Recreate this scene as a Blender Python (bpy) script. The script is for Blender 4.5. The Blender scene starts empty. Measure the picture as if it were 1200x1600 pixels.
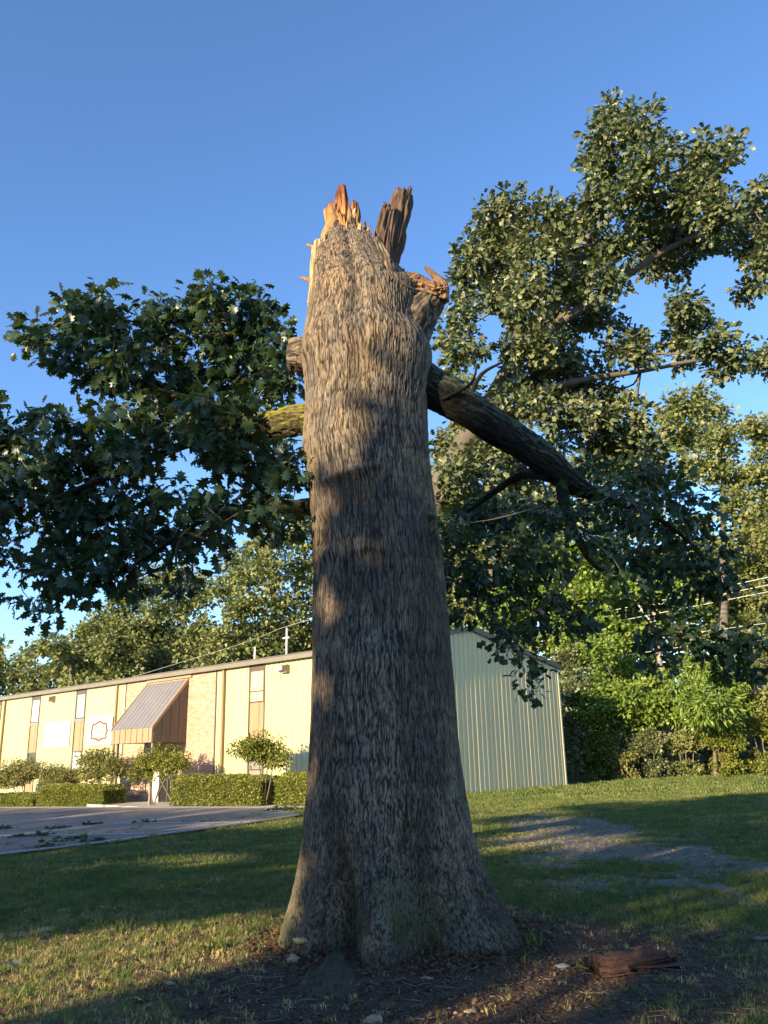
import bpy, math, random
import numpy as np
from mathutils import Vector, Matrix

# ------------------------------------------------------------------ camera, world, sun
SC = bpy.context.scene
COL = SC.collection
FPX = 1304.0
PITCH = math.radians(16.1); ROLL = math.radians(1.33)
CAM = np.array([0.0, 0.0, 1.6])
FW = np.array([0, math.cos(PITCH), math.sin(PITCH)])
_r0 = np.array([1.0, 0, 0]); _u0 = np.cross(_r0, FW)
RT = _r0 * math.cos(ROLL) - _u0 * math.sin(ROLL)
UP = _u0 * math.cos(ROLL) + _r0 * math.sin(ROLL)
cam_d = bpy.data.cameras.new('camera'); cam = bpy.data.objects.new('camera', cam_d); COL.objects.link(cam)
cam_d.sensor_fit = 'VERTICAL'; cam_d.sensor_height = 36.0; cam_d.lens = FPX / 1600 * 36
cam_d.clip_start = 0.05; cam_d.clip_end = 2000
cam.matrix_world = Matrix(((RT[0], UP[0], -FW[0], CAM[0]), (RT[1], UP[1], -FW[1], CAM[1]), (RT[2], UP[2], -FW[2], CAM[2]), (0, 0, 0, 1)))
SC.camera = cam

SUN_EL = math.radians(14.0)
SUN_AZ = math.atan2(-0.671, -0.741)
SUN = np.array([math.sin(SUN_AZ) * math.cos(SUN_EL), math.cos(SUN_AZ) * math.cos(SUN_EL), math.sin(SUN_EL)])
world = bpy.data.worlds.new('World'); SC.world = world; world.use_nodes = True
wn = world.node_tree.nodes; wl = world.node_tree.links
sky = wn.new('ShaderNodeTexSky'); sky.sky_type = 'NISHITA'; sky.sun_disc = False
sky.sun_elevation = SUN_EL; sky.sun_rotation = SUN_AZ % (2 * math.pi)
sky.altitude = 2200; sky.air_density = 1.0; sky.dust_density = 0.0; sky.ozone_density = 2.0
wn['Background'].inputs[1].default_value = 0.15
hs_ = wn.new('ShaderNodeHueSaturation'); hs_.inputs['Saturation'].default_value = 1.13; hs_.inputs['Hue'].default_value = .505; hs_.inputs['Value'].default_value = 1.03
wl.new(sky.outputs[0], hs_.inputs['Color']); wl.new(hs_.outputs[0], wn['Background'].inputs[0])
sun_d = bpy.data.lights.new('sun', 'SUN'); sun_o = bpy.data.objects.new('sun', sun_d); COL.objects.link(sun_o)
sun_d.energy = 5.0; sun_d.angle = math.radians(0.5); sun_d.color = (1.0, 0.79, 0.48)
sun_o.rotation_euler = Vector(SUN).to_track_quat('Z', 'Y').to_euler()
sun_o.location = (-30, -30, 30)
SC.view_settings.view_transform = 'Standard'; SC.view_settings.look = 'None'
SC.view_settings.gamma = 1.0; SC.view_settings.exposure = 1.28

# ------------------------------------------------------------------ pixel to place helpers
def ray(px, py): return FW + RT * (px - 600) / FPX + UP * (800 - py) / FPX
def at_y(px, py, y):
    d = ray(px, py); return CAM + d * y / d[1]
def at_z(px, py, z):
    d = ray(px, py); return CAM + d * (z - CAM[2]) / d[2]

# ------------------------------------------------------------------ noise
def hsh(*a):
    h = np.zeros(np.broadcast(*a).shape, dtype=np.uint32)
    for i, x in enumerate(a):
        h = h ^ (np.asarray(x).astype(np.int64).astype(np.uint32) * np.uint32([73856093, 19349663, 83492791, 2654435761][i]))
        h = (h ^ (h >> np.uint32(15))) * np.uint32(2246822519)
        h = h ^ (h >> np.uint32(13))
    h = h * np.uint32(3266489917); h = h ^ (h >> np.uint32(16))
    return h.astype(np.float64) / 4294967295.0
def noise3(x, y, z, seed=0):
    xi, yi, zi = np.floor(x), np.floor(y), np.floor(z)
    fx, fy, fz = x - xi, y - yi, z - zi
    fx, fy, fz = [f * f * (3 - 2 * f) for f in (fx, fy, fz)]
    r = 0
    for dx in (0, 1):
        for dy in (0, 1):
            for dz in (0, 1):
                w = (fx if dx else 1 - fx) * (fy if dy else 1 - fy) * (fz if dz else 1 - fz)
                r = r + w * hsh(xi + dx, yi + dy, zi + dz, np.full(1, seed))
    return r
def fbm(x, y, z, seed=0, o=4):
    r = 0; a = 0.5; t = 0
    for i in range(o):
        r = r + a * noise3(x * 2 ** i, y * 2 ** i, z * 2 ** i, seed + i); t += a; a *= .55
    return r / t
def sstep(a, b, x):
    t = np.clip((x - a) / (b - a), 0, 1); return t * t * (3 - 2 * t)

# ------------------------------------------------------------------ mesh helpers
def mesh_np(name, V, faces):
    """faces: list of (n,k) int arrays"""
    me = bpy.data.meshes.new(name)
    V = np.asarray(V, dtype=np.float32)
    me.vertices.add(len(V)); me.vertices.foreach_set('co', V.ravel())
    faces = [np.asarray(f, dtype=np.int32) for f in faces if len(f)]
    nl = sum(f.size for f in faces); npoly = sum(len(f) for f in faces)
    me.loops.add(nl); me.loops.foreach_set('vertex_index', np.concatenate([f.ravel() for f in faces]))
    me.polygons.add(npoly)
    tot = np.concatenate([np.full(len(f), f.shape[1], dtype=np.int32) for f in faces])
    st = np.concatenate([[0], np.cumsum(tot)[:-1]]).astype(np.int32)
    me.polygons.foreach_set('loop_start', st)
    try: me.polygons.foreach_set('loop_total', tot)
    except Exception: pass
    me.update(calc_edges=True); me.validate()
    return me
def fattr(me, name, vals):
    a = me.attributes.new(name, 'FLOAT', 'POINT'); a.data.foreach_set('value', np.asarray(vals, dtype=np.float32).ravel())
def smooth(me): me.polygons.foreach_set('use_smooth', np.ones(len(me.polygons), dtype=bool)); me.update()
def add(name, me, mat=None, parent=None, smooth_=False, kind=None, label=None):
    o = bpy.data.objects.new(name, me); COL.objects.link(o)
    if mat is not None and len(me.materials) == 0: me.materials.append(mat)
    if parent is not None: o.parent = parent
    if smooth_: smooth(me)
    if kind: o['kind'] = kind
    if label: o['label'] = label
    return o
def thing(name, label, cat, group=None):
    o = bpy.data.objects.new(name, None); COL.objects.link(o); o.empty_display_size = .2
    return tag(o, label, cat, group)
def tag(o, label, cat, group=None):
    o['label'] = label; o['category'] = cat
    if group: o['group'] = group
    return o
class MB:
    def __init__(s): s.v = []; s.f = []
    def n(s): return len(s.v)
    def box(s, o, ax, ay, az, bev=0):
        """o corner, three edge vectors"""
        o = np.asarray(o, float); ax, ay, az = [np.asarray(a, float) for a in (ax, ay, az)]
        if np.dot(np.cross(ax, ay), az) < 0: o = o + az; az = -az
        b = s.n()
        for k in (0, 1):
            for (i, j) in ((0, 0), (1, 0), (1, 1), (0, 1)): s.v.append(o + ax * i + ay * j + az * k)
        for q in ((0, 3, 2, 1), (4, 5, 6, 7), (0, 1, 5, 4), (1, 2, 6, 5), (2, 3, 7, 6), (3, 0, 4, 7)): s.f.append([b + t for t in q])
        return s
    def prism(s, poly, ext):
        b = s.n(); n = len(poly); ext = np.asarray(ext, float)
        for p in poly: s.v.append(np.asarray(p, float))
        for p in poly: s.v.append(np.asarray(p, float) + ext)
        s.f.append([b + i for i in range(n)][::-1]); s.f.append([b + n + i for i in range(n)])
        for i in range(n): j = (i + 1) % n; s.f.append([b + i, b + j, b + n + j, b + n + i])
        return s
    def mesh(s, name):
        me = bpy.data.meshes.new(name); me.from_pydata([tuple(map(float, v)) for v in s.v], [], s.f); me.update(); return me
    def build(s, name, mat, parent=None, **k): return add(name, s.mesh(name), mat, parent, **k)

def tube_arrays(pts, rad, nseg=10, rough=0.0, seed=0, cap=True, sub=4):
    pts = np.asarray(pts, float); rad = np.asarray(rad, float)
    # catmull resample
    P = []; Rr = []
    n = len(pts)
    for i in range(n - 1):
        p0 = pts[max(i - 1, 0)]; p1 = pts[i]; p2 = pts[i + 1]; p3 = pts[min(i + 2, n - 1)]
        for k in range(sub):
            t = k / sub
            P.append(.5 * ((2 * p1) + (-p0 + p2) * t + (2 * p0 - 5 * p1 + 4 * p2 - p3) * t * t + (-p0 + 3 * p1 - 3 * p2 + p3) * t ** 3))
            Rr.append(rad[i] * (1 - t) + rad[i + 1] * t)
    P.append(pts[-1]); Rr.append(rad[-1]); P = np.array(P); Rr = np.array(Rr)
    T = np.gradient(P, axis=0); T /= np.linalg.norm(T, axis=1)[:, None] + 1e-9
    ref = np.array([0.13, 0.2, 1.0]) if abs(T[0][2]) < .8 else np.array([1.0, .1, 0])
    A = []; a = np.cross(T[0], ref); a /= np.linalg.norm(a)
    for t in T:
        a = a - t * np.dot(a, t); a /= np.linalg.norm(a) + 1e-9; A.append(a.copy())
    A = np.array(A); B = np.cross(T, A)
    th = np.linspace(0, 2 * np.pi, nseg, endpoint=False)
    c, s = np.cos(th), np.sin(th)
    RR = np.repeat(Rr[:, None], nseg, 1)
    ring = A[:, None, :] * c[None, :, None] + B[:, None, :] * s[None, :, None]
    V = P[:, None, :] + ring * RR[:, :, None]
    if rough > 0:
        nn = fbm(V[..., 0] * 6 / 1, V[..., 1] * 6, V[..., 2] * 6, seed, 3) - .5
        V = P[:, None, :] + ring * (RR * (1 + rough * nn * 2))[:, :, None]
    m = len(P); V = V.reshape(-1, 3)
    i = np.arange(m - 1)[:, None]; j = np.arange(nseg)[None, :]
    q = np.stack([i * nseg + j, i * nseg + (j + 1) % nseg, (i + 1) * nseg + (j + 1) % nseg, (i + 1) * nseg + j], -1).reshape(-1, 4)
    tri = np.zeros((0, 3), int)
    if cap:
        V = np.vstack([V, P[0], P[-1]]); b = m * nseg
        jj = np.arange(nseg)
        tri = np.vstack([np.stack([(jj + 1) % nseg, jj, np.full(nseg, b)], 1), np.stack([(m - 1) * nseg + jj, (m - 1) * nseg + (jj + 1) % nseg, np.full(nseg, b + 1)], 1)])
    return V, q, tri
def merge(parts):
    V = []; Q = []; T = []; b = 0
    for v, q, t in parts:
        V.append(v); Q.append(q + b); T.append(t + b); b += len(v)
    return np.vstack(V), np.vstack(Q), np.vstack(T)
def tubes(name, lst, mat, parent=None, **k):
    v, q, t = merge([tube_arrays(*a[:2], **(a[2] if len(a) > 2 else {})) for a in lst])
    return add(name, mesh_np(name, v, [q, t]), mat, parent, smooth_=True, **k)

def bark_tube(name, pts, rad, mat, parent, nseg=90, sub=24, k=30, kz=7, amp=.014, seed=0, lump=.12, ridge_lo=0.0, stain=.1, moss=.0, label=None):
    V, q, t = tube_arrays(pts, rad, nseg=nseg, sub=sub); m = (len(V) - 2) // nseg; G_ = V[:-2].reshape(m, nseg, 3); cen = G_.mean(1, keepdims=True); r = np.linalg.norm(G_ - cen, axis=2); dirn = (G_ - cen) / (r[..., None] + 1e-9)
    L_ = np.concatenate([[0], np.cumsum(np.linalg.norm(np.diff(cen[:, 0], axis=0), axis=1))])[:, None] + 0 * r; a = np.linspace(0, 2 * np.pi, nseg, endpoint=False)[None, :] + 0 * r
    rm = max(rad); ca, sa = np.cos(a) * rm, np.sin(a) * rm; w_ = .03 * (noise3(ca * 9, sa * 9, L_ * 6, seed + 7) - .5)
    n1 = np.abs(2 * noise3((ca + w_) * k, (sa + w_) * k, L_ * kz + w_ * 20, seed) - 1); n2 = np.abs(2 * noise3(ca * k * 1.8, sa * k * 1.8, L_ * kz * 2.4, seed + 1) - 1); lf = fbm(ca * 5, sa * 5, L_ * 3, seed + 2, 3) - .5
    cr = sstep(.02, .35, n1) * (.5 + .5 * sstep(0, .4, n2)); P = cen + dirn * (r * (1 + lump * 2 * lf) + amp * (cr - .5))[..., None]
    V[:-2] = P.reshape(-1, 3); me = mesh_np(name, V, [q, t]); ri = np.concatenate([np.clip(cr.ravel() * .9 + .1, ridge_lo, 1), [.4, .4]]); fattr(me, 'ridge', ri); fattr(me, 'moss', np.full(len(V), moss)); fattr(me, 'stain', np.full(len(V), stain))
    return add(name, me, mat, parent, smooth_=True, label=label)

# ------------------------------------------------------------------ materials
def new_mat(name):
    m = bpy.data.materials.new(name); m.use_nodes = True
    nt = m.node_tree; b = nt.nodes['Principled BSDF']; return m, nt, nt.nodes, nt.links, b
def ramp(nodes, stops):
    r = nodes.new('ShaderNodeValToRGB'); e = r.color_ramp.elements
    while len(e) < len(stops): e.new(.5)
    for k, (p, c) in enumerate(stops): e[k].position = p; e[k].color = (*c, 1)
    return r
def noise_n(nodes, scale, detail=4, rough=.55): 
    n = nodes.new('ShaderNodeTexNoise'); n.inputs['Scale'].default_value = scale; n.inputs['Detail'].default_value = detail; n.inputs['Roughness'].default_value = rough; return n
def mixc(nodes, links, f, a, b, mode='MIX'):
    m = nodes.new('ShaderNodeMix'); m.data_type = 'RGBA'; m.blend_type = mode
    for s, v in ((m.inputs[0], f), (m.inputs[6], a), (m.inputs[7], b)):
        if isinstance(v, bpy.types.NodeSocket): links.new(v, s)
        elif isinstance(v, (int, float)): s.default_value = v
        else: s.default_value = (*v, 1)
    return m.outputs[2]
def math_n(nodes, links, op, a, b=0.0, c=None):
    m = nodes.new('ShaderNodeMath'); m.operation = op
    for s, v in zip(m.inputs, (a, b, c)):
        if v is None: continue
        if isinstance(v, bpy.types.NodeSocket): links.new(v, s)
        else: s.default_value = v
    return m.outputs[0]
def bump(nodes, links, h, b, strength=.3, dist=.01):
    n = nodes.new('ShaderNodeBump'); n.inputs['Strength'].default_value = strength; n.inputs['Distance'].default_value = dist
    links.new(h, n.inputs['Height']); links.new(n.outputs[0], b.inputs['Normal'])
def pos_scaled(nodes, links, scale, obj=False):
    if obj: src = nodes.new('ShaderNodeTexCoord').outputs['Object']
    else: src = nodes.new('ShaderNodeNewGeometry').outputs['Position']
    m = nodes.new('ShaderNodeMapping'); m.inputs['Scale'].default_value = scale; links.new(src, m.inputs[0]); return m.outputs[0]
def paint(name, col, rough=.5, var=.12, scale=1.5, metal=0, stretch=(1, 1, .25), grime=None):
    m, nt, N, L, b = new_mat(name)
    p = pos_scaled(N, L, stretch); n = noise_n(N, scale, 6, .65); L.new(p, n.inputs['Vector'])
    d = tuple(c * (1 - var) for c in col); u = tuple(min(1, c * (1 + var)) for c in col)
    r = ramp(N, [(.3, d), (.7, u)]); L.new(n.outputs[0], r.inputs[0])
    out = r.outputs[0]
    if grime:
        n2 = noise_n(N, 6, 5, .7); L.new(p, n2.inputs['Vector'])
        r2 = ramp(N, [(.5, (0, 0, 0)), (.75, (1, 1, 1))]); L.new(n2.outputs[0], r2.inputs[0])
        out = mixc(N, L, math_n(N, L, 'MULTIPLY', r2.outputs[0], .35), out, grime)
    L.new(out, b.inputs['Base Color']); b.inputs['Roughness'].default_value = rough; b.inputs['Metallic'].default_value = metal
    nb = noise_n(N, 40, 3); L.new(nb.outputs[0], N.new('ShaderNodeMath').inputs[0]); bump(N, L, nb.outputs[0], b, .08, .004)
    return m
def leaf_mat(name, stops, trans=.25, rough=.45, spec=.35, posvar=.35):
    m, nt, N, L, b = new_mat(name)
    g = N.new('ShaderNodeNewGeometry'); r = ramp(N, stops); r.color_ramp.interpolation = 'LINEAR'
    n = noise_n(N, .55, 3, .6); L.new(g.outputs['Position'], n.inputs['Vector'])
    f = math_n(N, L, 'ADD', math_n(N, L, 'MULTIPLY', g.outputs['Random Per Island'], 1 - posvar), math_n(N, L, 'MULTIPLY', math_n(N, L, 'SUBTRACT', math_n(N, L, 'MULTIPLY', n.outputs[0], 2.4), .7), posvar))
    L.new(f, r.inputs[0]); L.new(r.outputs[0], b.inputs['Base Color'])
    b.inputs['Roughness'].default_value = rough; b.inputs['Specular IOR Level'].default_value = spec
    t = N.new('ShaderNodeBsdfTranslucent'); tc = mixc(N, L, .5, r.outputs[0], (.16, .22, .02)); L.new(tc, t.inputs[0])
    mx = N.new('ShaderNodeMixShader'); mx.inputs[0].default_value = trans
    L.new(b.outputs[0], mx.inputs[1]); L.new(t.outputs[0], mx.inputs[2]); L.new(mx.outputs[0], N['Material Output'].inputs[0])
    return m

M = {}
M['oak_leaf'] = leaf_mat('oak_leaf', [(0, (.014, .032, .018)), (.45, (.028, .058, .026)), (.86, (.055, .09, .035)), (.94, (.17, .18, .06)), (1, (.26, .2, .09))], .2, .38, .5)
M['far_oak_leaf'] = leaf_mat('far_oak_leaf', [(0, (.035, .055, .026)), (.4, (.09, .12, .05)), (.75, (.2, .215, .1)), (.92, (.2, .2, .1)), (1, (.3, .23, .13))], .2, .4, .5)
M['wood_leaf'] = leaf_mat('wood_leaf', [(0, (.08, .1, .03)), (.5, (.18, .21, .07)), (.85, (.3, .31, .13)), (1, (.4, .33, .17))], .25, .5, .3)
M['bright_leaf'] = leaf_mat('bright_leaf', [(0, (.08, .13, .02)), (.5, (.17, .26, .045)), (.85, (.28, .36, .08)), (1, (.4, .38, .12))], .3, .5, .3)
M['yellow_leaf'] = leaf_mat('yellow_leaf', [(0, (.08, .11, .015)), (.45, (.16, .2, .035)), (.85, (.32, .31, .06)), (1, (.34, .2, .07))], .3, .5, .3)
M['hedge_leaf'] = leaf_mat('hedge_leaf', [(0, (.06, .09, .012)), (.5, (.17, .19, .03)), (1, (.34, .33, .08))], .2, .5, .3)
M['shrub_leaf'] = leaf_mat('shrub_leaf', [(0, (.1, .12, .03)), (.5, (.22, .22, .07)), (1, (.36, .31, .14))], .25, .5, .3)
M['dry_leaf'] = leaf_mat('dry_leaf', [(0, (.04, .02, .012)), (.5, (.1, .055, .03)), (.9, (.2, .12, .07)), (1, (.36, .3, .22))], .1, .7, .2)
M['siding'] = paint('siding', (.5, .465, .27), .42, .05, .6, grime=(.5, .45, .25))
M['gable_siding'] = paint('gable_siding', (.66, .53, .28), .5, .05, .6, grime=(.45, .45, .33))
M['spandrel'] = paint('spandrel', (.36, .24, .14), .5, .1)
M['brown_metal'] = paint('brown_metal', (.11, .085, .065), .45, .12)  # darkened to carry the shade on the canopy's right side; trim shares it
M['trim'] = paint('trim', (.13, .115, .09), .45, .12)
M['gutter'] = paint('gutter', (.2, .175, .13), .4, .1)
M['dark_trim'] = paint('dark_trim', (.07, .075, .07), .5, .1)
M['awning_roof'] = paint('awning_roof', (.2, .19, .19), .5, .1, stretch=(1, 1, 1))
M['roof'] = paint('roof', (.35, .34, .3), .4, .1)
M['downspout'] = paint('downspout', (.28, .19, .08), .45, .1)
M['white_panel'] = paint('white_panel', (.78, .77, .72), .5, .04)
M['cream_panel'] = paint('cream_panel', (.74, .68, .45), .5, .04)
M['brown_letter'] = paint('brown_letter', (.16, .07, .035), .5, .04)
M['faint_letter'] = paint('faint_letter', (.66, .63, .55), .5, .02)
M['blind'] = paint('blind', (.62, .6, .55), .6, .05, 8, stretch=(.1, .1, 3))
M['yellow_blind'] = paint('yellow_blind', (.75, .68, .3), .6, .03)
M['grey_panel'] = paint('grey_panel', (.25, .23, .21), .5, .08)
M['post'] = paint('post', (.25, .22, .17), .45, .1)
M['concrete'] = paint('concrete', (.42, .39, .34), .85, .12, 5, stretch=(1, 1, 1))
M['pole_wood'] = paint('pole_wood', (.32, .26, .2), .8, .2, 5)
M['brace'] = paint('brace', (.6, .56, .48), .7, .1)
M['wire'] = paint('wire', (.5, .5, .46), .4, .05)
M['lamp_body'] = paint('lamp_body', (.3, .26, .2), .5, .1)
M['line_paint'] = paint('line_paint', (.6, .6, .58), .7, .25, 9, stretch=(1, 1, 1), grime=(.15, .15, .15))
M['stone'] = paint('stone', (.17, .165, .15), .85, .2, 8, stretch=(1, 1, 1))
M['pale_bark'] = paint('pale_bark', (.12, .1, .078), .85, .35, 4, grime=(.16, .14, .11))
M['litter'] = paint('litter', (.1, .065, .045), .95, .5, 30, stretch=(1, 1, 1))
M['grey_bark'] = paint('grey_bark', (.15, .125, .1), .9, .35, 6)
def glass_mat():
    m, nt, N, L, b = new_mat('window_glass')
    b.inputs['Base Color'].default_value = (.35, .37, .38, 1); b.inputs['Roughness'].default_value = .06; b.inputs['Specular IOR Level'].default_value = .6
    n = noise_n(N, 2, 2); bump(N, L, n.outputs[0], b, .05, .02); return m
M['glass'] = glass_mat()
def dark_glass():
    m, nt, N, L, b = new_mat('door_glass'); b.inputs['Base Color'].default_value = (.03, .03, .028, 1); b.inputs['Roughness'].default_value = .08; return m
M['dark_glass'] = dark_glass()
def brick_mat():
    m, nt, N, L, b = new_mat('tan_brick'); g = N.new('ShaderNodeNewGeometry')
    r = ramp(N, [(0, (.4, .25, .17)), (.5, (.48, .31, .22)), (1, (.55, .38, .28))]); L.new(g.outputs['Random Per Island'], r.inputs[0]); L.new(r.outputs[0], b.inputs['Base Color']); b.inputs['Roughness'].default_value = .85
    n = noise_n(N, 60, 4); bump(N, L, n.outputs[0], b, .3, .005); return m
M['brick'] = brick_mat()
M['mortar'] = paint('mortar', (.48, .38, .3), .9, .1)

def trunk_mat():
    m, nt, N, L, b = new_mat('oak_bark')
    at = N.new('ShaderNodeAttribute'); at.attribute_name = 'ridge'
    am = N.new('ShaderNodeAttribute'); am.attribute_name = 'moss'
    al = N.new('ShaderNodeAttribute'); al.attribute_name = 'stain'
    p = pos_scaled(N, L, (1, 1, .22)); n1 = noise_n(N, 55, 6, .7); L.new(p, n1.inputs['Vector'])
    n2 = noise_n(N, 3.5, 4, .6); L.new(pos_scaled(N, L, (1, 1, .6)), n2.inputs['Vector'])
    r = ramp(N, [(0, (.01, .009, .008)), (.3, (.036, .03, .025)), (.6, (.115, .093, .073)), (.9, (.33, .26, .185))])
    h = math_n(N, L, 'ADD', math_n(N, L, 'MULTIPLY', at.outputs['Fac'], .6), math_n(N, L, 'MULTIPLY', n1.outputs[0], .5))
    h = math_n(N, L, 'SUBTRACT', h, .06)
    L.new(h, r.inputs[0])
    warm = ramp(N, [(.35, (.74, .8, .9)), (.65, (1.12, 1.02, .9))]); L.new(n2.outputs[0], warm.inputs[0])
    c = mixc(N, L, 1.0, r.outputs[0], warm.outputs[0], 'MULTIPLY')
    c = mixc(N, L, math_n(N, L, 'MULTIPLY', al.outputs['Fac'], .75), c, (.03, .026, .022))
    # lichen and moss
    n3 = noise_n(N, 42, 6, .75); L.new(pos_scaled(N, L, (1, 1, .5)), n3.inputs['Vector'])
    ml = math_n(N, L, 'GREATER_THAN', math_n(N, L, 'ADD', n3.outputs[0], math_n(N, L, 'MULTIPLY', am.outputs['Fac'], .3)), .66)
    ml = math_n(N, L, 'MULTIPLY', ml, math_n(N, L, 'GREATER_THAN', at.outputs['Fac'], .4))
    n4 = noise_n(N, 4, 2); mc = ramp(N, [(.42, (.055, .055, .015)), (.62, (.14, .145, .1))]); L.new(n4.outputs[0], mc.inputs[0])
    c = mixc(N, L, math_n(N, L, 'MULTIPLY', ml, .8), c, mc.outputs[0])
    L.new(c, b.inputs['Base Color']); b.inputs['Roughness'].default_value = .92; b.inputs['Specular IOR Level'].default_value = .2
    bump(N, L, n1.outputs[0], b, .45, .01); return m
M['bark'] = trunk_mat()
def limb_mat(name, lichen, dark=(.007, .007, .006), light=(.04, .036, .028)):
    m, nt, N, L, b = new_mat(name)
    n1 = noise_n(N, 34, 7, .75); n2 = noise_n(N, 26, 6, .7)
    r = ramp(N, [(.35, dark), (.65, light)]); L.new(n1.outputs[0], r.inputs[0])
    g = N.new('ShaderNodeNewGeometry'); sx = N.new('ShaderNodeSeparateXYZ'); L.new(g.outputs['Normal'], sx.inputs[0])
    up = math_n(N, L, 'ADD', math_n(N, L, 'MULTIPLY', sx.outputs[2], .35), n2.outputs[0])
    rr = ramp(N, [(.52, (0, 0, 0)), (.7, (1, 1, 1))]); L.new(up, rr.inputs[0])
    c = mixc(N, L, math_n(N, L, 'MULTIPLY', rr.outputs[0], .8), r.outputs[0], lichen)
    L.new(c, b.inputs['Base Color']); b.inputs['Roughness'].default_value = .95; b.inputs['Specular IOR Level'].default_value = .15
    bump(N, L, n1.outputs[0], b, .9, .03); return m
M['limb_lichen'] = limb_mat('limb_lichen', (.1, .12, .085))
M['root_bark'] = limb_mat('root_bark', (.1, .085, .05), dark=(.03, .022, .016), light=(.15, .115, .085))
M['limb_moss'] = limb_mat('limb_moss', (.26, .24, .04), light=(.16, .14, .06))
def torn_wood(name, lo, hi, z0=None, z1=None, top=None):
    m, nt, N, L, b = new_mat(name)
    p = pos_scaled(N, L, (1, 1, .12)); n1 = noise_n(N, 45, 6, .7); L.new(p, n1.inputs['Vector'])
    r = ramp(N, [(.3, lo), (.55, tuple((a + c) / 2 for a, c in zip(lo, hi))), (.75, hi)]); L.new(n1.outputs[0], r.inputs[0]); out = r.outputs[0]
    if z0:
        g = N.new('ShaderNodeNewGeometry'); s = N.new('ShaderNodeSeparateXYZ'); L.new(g.outputs['Position'], s.inputs[0])
        n2 = noise_n(N, 9, 3); z = math_n(N, L, 'ADD', s.outputs[2], math_n(N, L, 'MULTIPLY', math_n(N, L, 'SUBTRACT', n2.outputs[0], .5), .5))
        mr = N.new('ShaderNodeMapRange'); mr.inputs[1].default_value = z0; mr.inputs[2].default_value = z1; L.new(z, mr.inputs[0])
        out = mixc(N, L, mr.outputs[0], out, top)
    L.new(out, b.inputs['Base Color']); b.inputs['Roughness'].default_value = .8
    bump(N, L, n1.outputs[0], b, .8, .012); return m
M['orange_wood'] = torn_wood('orange_wood', (.3, .11, .03), (.62, .36, .14), 7.35, 7.62, (.13, .04, .018))
M['brown_wood'] = torn_wood('brown_wood', (.06, .028, .016), (.4, .23, .13))
M['dark_wood'] = torn_wood('dark_wood', (.022, .014, .01), (.21, .125, .08))
M['pale_wood'] = torn_wood('pale_wood', (.38, .2, .08), (.66, .48, .26))
M['rotten_wood'] = torn_wood('rotten_wood', (.03, .015, .01), (.15, .07, .042))
M['wood_chip'] = torn_wood('wood_chip', (.2, .14, .09), (.42, .32, .2))

def ground_mat():
    m, nt, N, L, b = new_mat('lawn_soil')
    def A(n): a = N.new('ShaderNodeAttribute'); a.attribute_name = n; return a.outputs['Fac']
    p = pos_scaled(N, L, (1, 1, 1))
    n1 = noise_n(N, 22, 8, .75); L.new(p, n1.inputs['Vector']); n2 = noise_n(N, 1.1, 5, .6); L.new(p, n2.inputs['Vector'])
    n5 = noise_n(N, 5, 6, .7); L.new(p, n5.inputs['Vector'])
    grass = ramp(N, [(.3, (.04, .05, .018)), (.55, (.085, .1, .034)), (.75, (.16, .15, .06))]); L.new(n1.outputs[0], grass.inputs[0])
    dry_sunlit = ramp(N, [(.3, (.09, .065, .03)), (.6, (.24, .18, .09)), (.8, (.36, .28, .15))]); L.new(n1.outputs[0], dry_sunlit.inputs[0])
    soil = ramp(N, [(.3, (.035, .024, .017)), (.55, (.11, .074, .05)), (.78, (.22, .155, .105))]); L.new(n1.outputs[0], soil.inputs[0])
    vo = N.new('ShaderNodeTexVoronoi'); vo.inputs['Scale'].default_value = 28; L.new(p, vo.inputs['Vector'])
    grav = ramp(N, [(0, (.11, .095, .075)), (.5, (.19, .165, .13)), (1, (.3, .26, .21))]); L.new(vo.outputs['Color'], grav.inputs[0])
    nz = math_n(N, L, 'MULTIPLY', math_n(N, L, 'SUBTRACT', n5.outputs[0], .5), 1.2)
    def mask(a):
        r = ramp(N, [(.35, (0, 0, 0)), (.65, (1, 1, 1))]); L.new(math_n(N, L, 'ADD', A(a), nz), r.inputs[0]); return r.outputs[0]
    c = mixc(N, L, mask('dry'), grass.outputs[0], dry_sunlit.outputs[0])
    c = mixc(N, L, mask('gravel'), c, grav.outputs[0])
    c = mixc(N, L, mask('bare'), c, soil.outputs[0])
    L.new(c, b.inputs['Base Color']); b.inputs['Roughness'].default_value = .95; b.inputs['Specular IOR Level'].default_value = .15
    bump(N, L, n1.outputs[0], b, .9, .04); return m
M['ground'] = ground_mat()
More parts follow.
